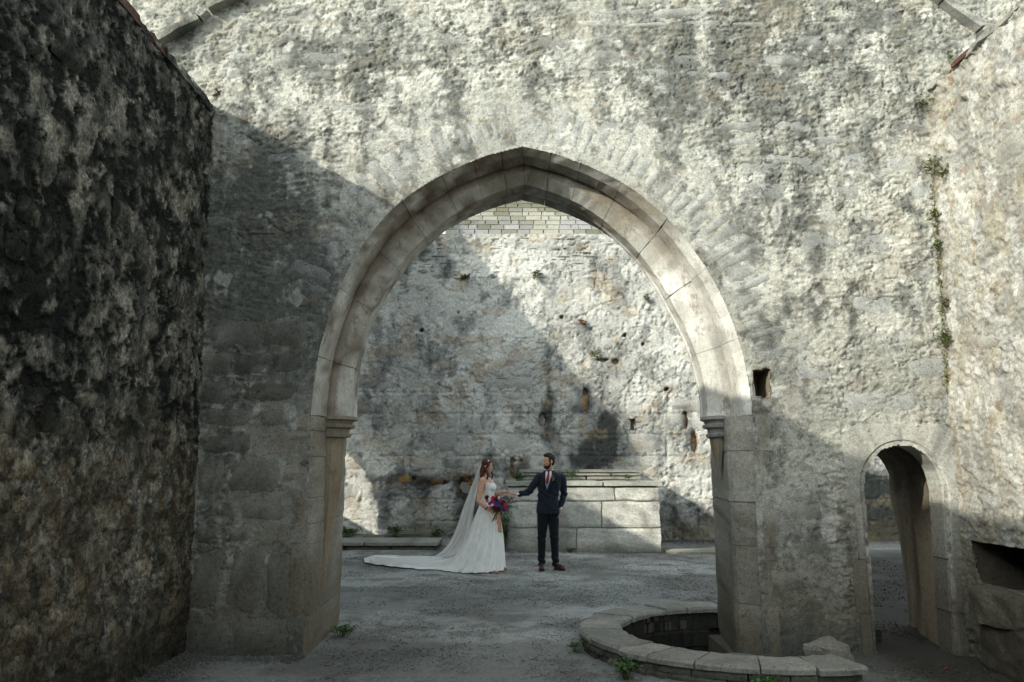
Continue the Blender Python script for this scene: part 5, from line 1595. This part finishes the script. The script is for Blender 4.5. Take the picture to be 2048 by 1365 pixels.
# shoes
for heel, toe in ((g(-.140, .045, 0), g(-.150, -.165, 0)), (g(.070, .040, 0), g(.195, -.120, 0))):
    b = Blob()
    d = unit(toe - heel)
    b.capsule(heel + vec(0, 0, .055) + d * .03, .036, heel + vec(0, 0, .085) + d * .045, .040)
    b.chain([heel + d * .03 + vec(0, 0, .040), heel + d * .10 + vec(0, 0, .055), heel + d * .19 + vec(0, 0, .036), toe - d * .03 + vec(0, 0, .030)], [.036, .042, .042, .028])
    me = fused('shoe', b, .006, 3)
    co = np.empty(len(me.vertices) * 3, np.float32); me.vertices.foreach_get('co', co); co = co.reshape(-1, 3)
    co[:, 2] = np.maximum(co[:, 2], .012); me.vertices.foreach_set('co', co.ravel()); me.update()
    sh = child('shoe', me, M_SHOE, groom)
    b = Blob()
    s2 = vec(-d[1], d[0], 0)
    pr = [(-.004, .030), (.05, .036), (.10, .034), (.17, .046), (.215, .036), (.238, .010)]
    out = [heel + d * a + s2 * w_ for a, w_ in pr] + [heel + d * a - s2 * w_ for a, w_ in pr[::-1]]
    b.rings([np.array(out) + vec(0, 0, .002), np.array(out) + vec(0, 0, .016)])
    child('sole', b.mesh('sole'), plain_mat('dark_sole', (.02, .014, .01), .6, .2), sh)
# boutonniere
bt = tfront(.083, 1.445, .030)
for (dx, dz, cc, r) in [(0, .03, (.10, .12, .45), .014), (-.006, .008, (.55, .06, .12), .014), (.010, -.012, (.60, .25, .05), .012), (-.002, -.035, (.35, .36, .10), .010)]:
    b = Blob(); b.ellipsoid(bt + vec(dx, 0, dz), (r, .010, r), n=10, m=6)
    child('boutonniere_bloom', b.mesh('boutonniere_bloom'), plain_mat('bloom', cc, .7, .3, 200), groom)
V, F = [], []
for k in range(9):
    leaf_geo(V, F, Vector(bt), Vector((random.uniform(-1, 1), -.4, random.uniform(-.8, 1))), Vector((0, -1, 0)), .05, .016)
child('boutonniere_leaves', mesh_np('boutonniere_leaves', [q[:] for q in V], F), M_LEAF, groom)

# ---------------------------------------------------------------- bride
B0 = vec(-.30, 13.9, 0.0)
bride = thing('person', 'bride with long auburn hair in a white gown, trailing a long sheer veil', 'person', tuple(B0))
w_ = lambda x, y, z: B0 + vec(x, y, z)
b = Blob()
BZ = [.95, 1.02, 1.12, 1.20, 1.30, 1.38, 1.43, 1.465]
BX = [-.095, -.095, -.088, -.085, -.085, -.105, -.125, -.135]
BRX = [.135, .122, .088, .092, .100, .088, .070, .045]
BRY = [.175, .165, .125, .135, .150, .158, .150, .09]
def bring(z, grow=0, n=40):
    cx, rx, ry = np.interp(z, BZ, BX), np.interp(z, BZ, BRX) + grow, np.interp(z, BZ, BRY) + grow
    th = np.linspace(0, 2 * np.pi, n, endpoint=False)
    return w_(cx, 0, z) + np.stack([rx * np.cos(th), ry * np.sin(th), np.zeros(n)], 1)
b.rings([bring(z) for z in np.linspace(.95, 1.465, 22)])
b.capsule(w_(-.135, 0, 1.44), .050, w_(-.112, -.004, 1.56), .045)
bs, be, bw = w_(-.175, -.155, 1.405), w_(-.232, -.205, 1.085), w_(-.055, -.250, .945)
fs, fe, fw = w_(-.105, .150, 1.405), w_(-.035, .14, 1.175), w_(.160, -.015, 1.225)
b.chain([w_(-.15, -.10, 1.425), bs, (bs + be) / 2, be, (be + bw) / 2, bw], [.045, .050, .046, .038, .036, .024])
b.chain([w_(-.12, .10, 1.425), fs, fe, fw], [.045, .047, .037, .024])
add_hand(b, bw + vec(.012, -.002, -.002), (.95, -.1, -.12), (.05, 1, .2), -1, (.55, .75, .6), .03, .9, .0078)
add_hand(b, fw + vec(.014, 0, .004), (1, -.12, -.12), (.0, -.1, -1), 1, (.22, .30, .25), .05, .9, .0075)
for q in (-.075, .075):
    b.ellipsoid(w_(-.015, q, 1.295), (.055, .062, .058))
    b.chain([w_(-.09, q, .95), w_(-.06, q, .52), w_(-.07, q, .10)], [.085, .052, .034])
    b.capsule(w_(-.06, q, .07), .028, w_(.06, q - .05, .035), .022)
hc = w_(-.098, -.012, 1.632)
P, M, hf, hs_, hu = add_head(b, hc, (.93, -.33, -.13), .88, True)
bbody = child('body', fused('body', b, .0055, 3), M_SKIN2, bride)
eyes(P, M, .88, bbody)
# hair: cap and long waves
b = Blob()
k = .88
b.ellipsoid(P(-.026, 0, .046), np.array((.092, .086, .090)) * k * 1.04, M); b.ellipsoid(P(-.055, 0, -.01), np.array((.062, .084, .085)) * k, M)
for q in (-1, 1):
    b.chain([P(.055, q * .035, .085), P(.045, q * .07, .03), P(.012, q * .083, -.04), P(-.005, q * .085, -.11)], [.020, .018, .018, .016])
hr = np.random.default_rng(3)
for i in range(16):
    a = -1.35 + 2.7 * i / 15
    p0 = P(-.05 - .03 * math.cos(a), .085 * math.sin(a), -.01)
    pts = [p0]; q = p0.copy()
    L = hr.uniform(.24, .33)
    for j in range(6):
        q = q + vec(-.006 + .013 * math.sin(j * 1.7 + i), (-.012 if a < 0 else .004) + .009 * math.cos(j * 1.9 + i * 2), -L / 6)
        pts.append(q.copy())
    b.chain(pts, list(np.linspace(.022, .010, 7)))
pts = [P(.02, -.08, -.06), w_(-.095, -.115, 1.53), w_(-.085, -.125, 1.48), w_(-.10, -.130, 1.43), w_(-.085, -.130, 1.39)]
b.chain(pts, [.020, .019, .017, .015, .009])
pts = [P(.03, .075, -.06), w_(-.01, .06, 1.50), w_(-.015, .055, 1.46), w_(-.03, .06, 1.42)]
b.chain(pts, [.018, .015, .013, .008])
child('hair', fused('hair', b, .0055, 2, lambda co: .009 * (fbm(co[:, 0] * 110 + co[:, 1] * 70, co[:, 2] * 22, 3, 87) - .45)), M_HAIR_B, bbody)
# flower comb
for i in range(9):
    t = i / 8
    p = P(.035 - .06 * t, -.05 - .028 * t, .105 - .05 * t)
    bb = Blob(); bb.ellipsoid(p + hr.normal(0, .004, 3), (.010, .010, .010), n=8, m=5)
    child('hair_flower', bb.mesh('hair_flower'), M_SHIRT, bbody)
# bodice: plunging in front, low at the back
n = 56; V = []; F = []
th = np.linspace(0, 2 * np.pi, n, endpoint=False)
m = 16
for l, gr in ((0, .010), (1, .003)):
    for i in range(m):
        for t in th:
            c_ = math.cos(t); s_ = math.sin(t)
            front = math.exp(-((math.atan2(s_, c_)) / .20) ** 2)
            top = 1.375 - .12 * front - .17 * ss(-.1, -.9, np.array([c_]))[0]
            top = top - .015 * math.sin(abs(math.atan2(s_, c_)) * 2) ** 2
            z = 1.09 + (top - 1.09) * i / (m - 1)
            cx, rx, ry = np.interp(z, BZ, BX), np.interp(z, BZ, BRX), np.interp(z, BZ, BRY)
            p = w_(cx + (rx + gr) * c_, (ry + gr) * s_, z)
            for q in (-.075, .075):
                d = p - w_(-.015, q, 1.295); L = math.sqrt((d[0] / (.055 + gr)) ** 2 + (d[1] / (.062 + gr)) ** 2 + (d[2] / (.058 + gr)) ** 2)
                if L < 1:
                    p = w_(-.015, q, 1.295) + d / max(L, .2)
            V.append(p)
for l in range(2):
    for i in range(m - 1):
        for j in range(n):
            q = (l * m * n + i * n + j, l * m * n + i * n + (j + 1) % n, l * m * n + (i + 1) * n + (j + 1) % n, l * m * n + (i + 1) * n + j)
            F.append(q if l == 0 else q[::-1])
for j in range(n):
    F.append(((m - 1) * n + j, (m - 1) * n + (j + 1) % n, m * n + (m - 1) * n + (j + 1) % n, m * n + (m - 1) * n + j))
child('bodice', mesh_np('bodice', V, F), M_GOWN, bride)
for q in (-1, 1):
    b = Blob(); b.chain([w_(.022, q * .075, 1.345), w_(-.035, q * .095, 1.415), w_(-.115, q * .098, 1.478), w_(-.19, q * .085, 1.40), w_(-.185, q * .06, 1.25)], [.008, .007, .007, .007, .007])
    child('strap', b.mesh('strap'), M_GOWN, bride)
# skirt with soft pleats
SZ = [1.13, 1.08, 1.0, .8, .5, .25, .10, .018]
SF = [.006, .028, .062, .112, .155, .172, .180, .185]
SB = [-.182, -.195, -.225, -.305, -.42, -.56, -.70, -.82]
SY = [.138, .16, .195, .26, .35, .43, .48, .52]
n = 180; m = 44; V = []; F = []
th = np.linspace(0, 2 * np.pi, n, endpoint=False)
for i in range(m):
    t = i / (m - 1); z = 1.13 + (.018 - 1.13) * t
    zz_ = -z; xf, xb, hy = (np.interp(zz_, [-q for q in SZ], A) for A in (SF, SB, SY))
    mid, hx = (xf + xb) / 2, (xf - xb) / 2
    ph = 5 * fbm(th * 1.2, np.full(n, 2.0), 2, 90)
    amp = .004 + .055 * t ** 1.2
    pl = amp * (np.sin(17 * th + ph) * .55 + .35 * np.sin(31 * th + 2 * ph + t) + .5 * (fbm(np.cos(th) * 3, np.sin(th) * 3 + t * 1.2, 3, 91) - .5))
    x = mid + (hx + pl * .6) * np.cos(th); y = (hy + pl) * np.sin(th)
    zc = z + (.012 * np.sin(9 * th + 1) * t if t < .98 else 0 * th)
    V.append(np.stack([x, y, np.maximum(zc, .012)], 1) + B0)
V = np.array(V).reshape(-1, 3)
F = [(i * n + j, (i + 1) * n + j, (i + 1) * n + (j + 1) % n, i * n + (j + 1) % n) for i in range(m - 1) for j in range(n)]
def gown_mat():
    m_, nn, l, bs_ = mat_new('lace_tulle')
    geo = nn.new('ShaderNodeNewGeometry')
    vo = nn.new('ShaderNodeTexVoronoi'); vo.inputs['Scale'].default_value = 34; vo.feature = 'DISTANCE_TO_EDGE'
    no = nn.new('ShaderNodeTexNoise'); no.inputs['Scale'].default_value = 12; no.inputs['Detail'].default_value = 6
    mp = nn.new('ShaderNodeMapping'); mp.inputs['Scale'].default_value = (1, 1, .8)
    l.new(geo.outputs['Position'], mp.inputs['Vector']); l.new(mp.outputs[0], vo.inputs['Vector']); l.new(mp.outputs[0], no.inputs['Vector'])
    r = nn.new('ShaderNodeValToRGB'); r.color_ramp.elements[0].color = (.80, .797, .785, 1); r.color_ramp.elements[1].color = (.88, .878, .87, 1)
    r.color_ramp.elements[0].position = .35; r.color_ramp.elements[1].position = .62
    l.new(no.outputs['Fac'], r.inputs['Fac']); l.new(r.outputs[0], bs_.inputs['Base Color'])
    bp = nn.new('ShaderNodeBump'); bp.inputs['Strength'].default_value = .35; bp.inputs['Distance'].default_value = .006
    l.new(vo.outputs['Distance'], bp.inputs['Height']); l.new(bp.outputs[0], bs_.inputs['Normal'])
    bs_.inputs['Roughness'].default_value = .9
    return m_
M_LACE = gown_mat()
child('skirt', mesh_np('skirt', V, np.array(F)), M_LACE, bride)
# train spread on the gravel
ne = catmull([(-.42, 13.44), (-.80, 13.52), (-1.13, 13.70), (-1.5, 13.90), (-1.85, 14.16), (-2.30, 14.55), (-2.50, 14.80)], 70)
fe_ = catmull([(-.55, 14.35), (-.90, 14.62), (-1.25, 14.95), (-1.6, 15.15), (-1.95, 15.35), (-2.3, 15.50), (-2.62, 15.45)], 70)
s_, t_ = np.meshgrid(np.linspace(0, 1, 70), np.linspace(0, 1, 34), indexing='ij')
x = ne[:, 0][:, None] * (1 - t_) + fe_[:, 0][:, None] * t_
y = ne[:, 1][:, None] * (1 - t_) + fe_[:, 1][:, None] * t_
sc = (.03 * np.sin(s_ * 46) + .22 * (fbm(s_ * 9, s_ * 0 + 2, 3, 94) - .5)) * (np.abs(t_ - .5) * 2) ** 6
y = y + np.where(t_ < .5, -sc, sc)
env = np.clip(1 - np.abs(t_ * 2 - 1) ** 4, 0, 1) * np.clip((1 - s_) * 12, 0, 1)
fold = np.sin(t_ * 26 + 10 * fbm(s_ * 2.6, t_ * 2, 3, 95)) * .5 + .5
z = .022 + env * (.015 + .095 * fold * fold * (.4 + .6 * fbm(s_ * 4, t_ * 5, 3, 96)) + .22 * np.exp(-s_ * 7.5))
V = np.stack([x, y, z], -1).reshape(-1, 3)
child('train', mesh_np('train', V, grid_faces(70, 34)), M_LACE, bride)
# veil
cv = catmull([(-.475, 13.92, 1.742), (-.525, 13.94, 1.66), (-.60, 13.96, 1.44), (-.765, 14.0, .99), (-.91, 14.06, .57), (-1.08, 14.15, .30), (-1.32, 14.32, .155), (-1.75, 14.58, .11), (-2.25, 14.92, .085)], 80)
tt = np.linspace(0, 1, 80); ss_ = np.linspace(-1, 1, 90)
W = np.interp(tt, [0, .05, .15, .38, .55, .66, .76, 1], [.055, .095, .17, .26, .38, .46, .48, .40])
D = np.interp(tt, [0, .05, .15, .38, .55, .66, .76, 1], [.085, .09, .11, .22, .36, .34, .16, .04])
S, T = np.meshgrid(ss_, np.arange(80), indexing='xy')
fold = np.sin(S * 15 + 2.5 * fbm(tt[T] * 3, S * 1.5, 2, 98)) * (.005 + .030 * np.clip(tt[T] * 2, 0, 1))
tan_ = np.gradient(cv, axis=0); tan_ /= np.linalg.norm(tan_, axis=1)[:, None]
flat = ss(.55, .8, tt)
side = np.stack([flat * .5, np.ones(80), np.zeros(80)], 1); side /= np.linalg.norm(side, axis=1)[:, None]
V = cv[T] + side[T] * (W[T] * S)[..., None]
V[..., 0] += D[T] * S ** 2 + fold * (1 - flat[T]); V[..., 2] += fold * flat[T] * .8 + .0 * S
V[..., 2] -= flat[T] * .05 * S ** 2
V[..., 2] = np.maximum(V[..., 2], .03)
def veil_mat():
    m_, nn, l, bs_ = mat_new('sheer_veil')
    out = nn['Material Output']
    tr = nn.new('ShaderNodeBsdfTransparent'); mx = nn.new('ShaderNodeMixShader')
    df = nn.new('ShaderNodeBsdfTranslucent'); d2 = nn.new('ShaderNodeBsdfDiffuse'); ad = nn.new('ShaderNodeMixShader')
    df.inputs[0].default_value = (.88, .88, .875, 1); d2.inputs[0].default_value = (.88, .88, .875, 1)
    l.new(df.outputs[0], ad.inputs[1]); l.new(d2.outputs[0], ad.inputs[2]); ad.inputs[0].default_value = .6
    mx.inputs[0].default_value = .45
    at = nn.new('ShaderNodeAttribute'); at.attribute_name = 'Col'
    l.new(at.outputs['Fac'], mx.inputs[0])
    l.new(tr.outputs[0], mx.inputs[1]); l.new(ad.outputs[0], mx.inputs[2]); l.new(mx.outputs[0], out.inputs['Surface'])
    return m_
M_VEIL = veil_mat()
dens = np.clip(.46 + .20 * np.sin(S * 15 + 2.5 * fbm(tt[T] * 3, S * 1.5, 2, 98) + 1.2) + .30 * (fbm(S * 9, tt[T] * 2, 3, 99) - .5) + .16 * (np.abs(S) > .97), .12, .8)
child('veil', mesh_np('veil', V.reshape(-1, 3), grid_faces(80, 90), np.repeat(dens.reshape(-1, 1), 3, 1)), M_VEIL, bride)
# shoes peeping out
for p0, p1 in ((w_(.02, -.55, .035), w_(.105, -.60, .022)), (w_(.17, -.16, .04), w_(.225, -.19, .028))):
    b = Blob(); b.chain([p0, (p0 + p1) / 2, p1], [.022, .022, .015]); me = fused('shoe', b, .006, 2)
    child('shoe', me, M_BLUSH, bride)

# ---------------------------------------------------------------- bouquet
bc = vec(-.185, 13.60, 1.045)
bouquet = thing('bouquet', 'large loose bouquet of magenta, burgundy and orange flowers held by the bride', 'bouquet', tuple(bc))
fr_ = np.random.default_rng(12)
def flower(p, d, r, c, kind):
    d = unit(d); a = np.cross(d, [0, 0, 1]); a = unit(a) if np.linalg.norm(a) > .1 else vec(1, 0, 0); e = np.cross(d, a)
    V, F = [], []
    for ring, (np_, rr, lift) in enumerate([(8, 1.0, .10), (7, .72, .35), (5, .42, .6)]):
        for i in range(np_):
            t = 2 * math.pi * i / np_ + ring * .4 + fr_.uniform(-.15, .15)
            u = a * math.cos(t) + e * math.sin(t); v = -a * math.sin(t) + e * math.cos(t)
            wd = rr * r * .48
            b0 = len(V)
            V += [p + d * r * .15 * ring, p + u * rr * r * .6 + v * wd + d * r * lift * .8, p + u * rr * r * (1 + fr_.uniform(-.1, .1)) + d * r * lift * 1.3, p + u * rr * r * .6 - v * wd + d * r * lift * .8]
            F.append((b0, b0 + 1, b0 + 2, b0 + 3))
    return child('flower', mesh_np('flower', V, F, smooth=False), c, bouquet)
CB = {k_: plain_mat('petal_' + k_, c, .7, .3, 150) for k_, c in dict(burgundy=(.11, .006, .02), magenta=(.48, .02, .19), pink=(.68, .10, .30), orange=(.75, .24, .02), red=(.55, .045, .03), blue=(.06, .07, .19), purple=(.15, .05, .24), white=(.65, .63, .58)).items()}
inv = lambda cx, cz: vec((cx - 440) / 626 - .30, 0, (1262 - cz) / 626)
spec = [(382, 545, .036, 'burgundy'), (386, 576, .028, 'orange'), (438, 583, .036, 'magenta'), (470, 560, .034, 'burgundy'), (420, 640, .026, 'pink'), (505, 608, .038, 'blue'), (475, 615, .036, 'purple'), (540, 590, .032, 'burgundy'), (562, 638, .036, 'magenta'), (556, 608, .026, 'red'), (620, 570, .030, 'pink'), (500, 545, .022, 'white'), (455, 640, .034, 'burgundy'), (525, 640, .034, 'blue'), (590, 632, .016, 'purple'), (412, 600, .028, 'purple'), (500, 660, .036, 'burgundy'), (440, 545, .026, 'red'), (545, 660, .026, 'burgundy'), (520, 570, .026, 'magenta')]
for cx, cz, r, c in spec:
    q = inv(cx, cz); dx, dz = q[0] - bc[0], q[2] - bc[2]
    depth = -.13 * math.sqrt(max(.05, 1 - (dx / .20) ** 2 - (dz / .17) ** 2))
    flower(vec(q[0], bc[1] + depth * .95, q[2]), vec(dx * 2.2, -.55, dz * 2.2 + .10), r * 1.22, CB[c], 0)
b = Blob(); b.ellipsoid(bc + vec(0, .0, -.01), (.105, .085, .085), n=12, m=7)
child('greenery_core', b.mesh('greenery_core'), plain_mat('dark_foliage', (.02, .035, .018), .8, .4, 90), bouquet)
V, F = [], []
rr = random.Random(4)
for i in range(95):
    d = Vector((rr.uniform(-1, 1.2), rr.uniform(-1, .2), rr.uniform(-.9, .9))).normalized()
    p = Vector(bc) + Vector((d.x * .13, d.y * .10, d.z * .105))
    leaf_geo(V, F, p, d + Vector((.1, -.1, rr.uniform(-.5, .3))), Vector((0, 0, 1)), rr.uniform(.045, .09), rr.uniform(.018, .034))
child('foliage', mesh_np('foliage', [q[:] for q in V], F), M_LEAF, bouquet, 'stuff')
V, F, SV, SF = [], [], [], []
for (cx, cz), (ex, ez) in [((560, 600), (665, 585)), ((575, 610), (672, 640)), ((560, 650), (650, 740)), ((545, 655), (600, 770)), ((550, 560), (640, 545))]:
    p, q = Vector(inv(cx, cz) + vec(0, 13.52, 0)), Vector(inv(ex, ez) + vec(0, 13.50, 0))
    stem_geo(SV, SF, p, q, .003)
    for j in range(8):
        a = p.lerp(q, .3 + .1 * j)
        leaf_geo(V, F, a, (q - p).normalized() * .5 + Vector((rr.uniform(-.6, .6), rr.uniform(-.6, .2), rr.uniform(-.8, .5))), Vector((0, -1, 0)), .040, .022)
for i in range(16):
    stem_geo(SV, SF, Vector(bc + vec(rr.uniform(-.03, .03), .0, -.06)), Vector(inv(rr.uniform(425, 475), rr.uniform(755, 782)) + vec(0, 13.62 + rr.uniform(-.03, .03), 0)), .0045)
child('trailing_leaves', mesh_np('trailing_leaves', [q[:] for q in V], F), plain_mat('eucalyptus_leaf', (.10, .17, .10), .6, .3, 60), bouquet, 'stuff')
child('stems', mesh_np('stems', [q[:] for q in SV], SF), M_STEM, bouquet)
M_RIB = plain_mat('peach_ribbon', (.62, .33, .22), .6, .08, 20)
for (xa, xb, za, zb, yo) in [(500, 512, 668, 878, 0), (488, 500, 672, 800, .02)]:
    V = []; nn_ = 10
    for i in range(nn_):
        t = i / (nn_ - 1)
        c = inv(xa + (xb - xa) * t, za + (zb - za) * t) + vec(0, 13.53 + yo + .012 * math.sin(t * 7), 0)
        wd = (.016 + .018 * t)
        V += [c + vec(-wd, .006 * math.sin(5 * t), 0), c + vec(wd, -.006 * math.sin(5 * t + 1), -.012 * (i == nn_ - 1))]
    child('ribbon', mesh_np('ribbon', V, [(2 * i, 2 * i + 1, 2 * i + 3, 2 * i + 2) for i in range(nn_ - 1)]), M_RIB, bouquet)
# bracelet on her near wrist
b = Blob()
d = unit(bw - be); a = unit(np.cross(d, [0, 0, 1])); e = np.cross(d, a)
th = np.linspace(0, 2 * np.pi, 16, endpoint=False)
c = bw - d * .05
b.rings([c + d * o + np.outer(np.cos(th), a) * r + np.outer(np.sin(th), e) * r for o, r in ((-.010, .031), (-.008, .035), (.008, .035), (.010, .031))], cap=False)
child('wrist_corsage', b.mesh('wrist_corsage'), CB['purple'], bride)
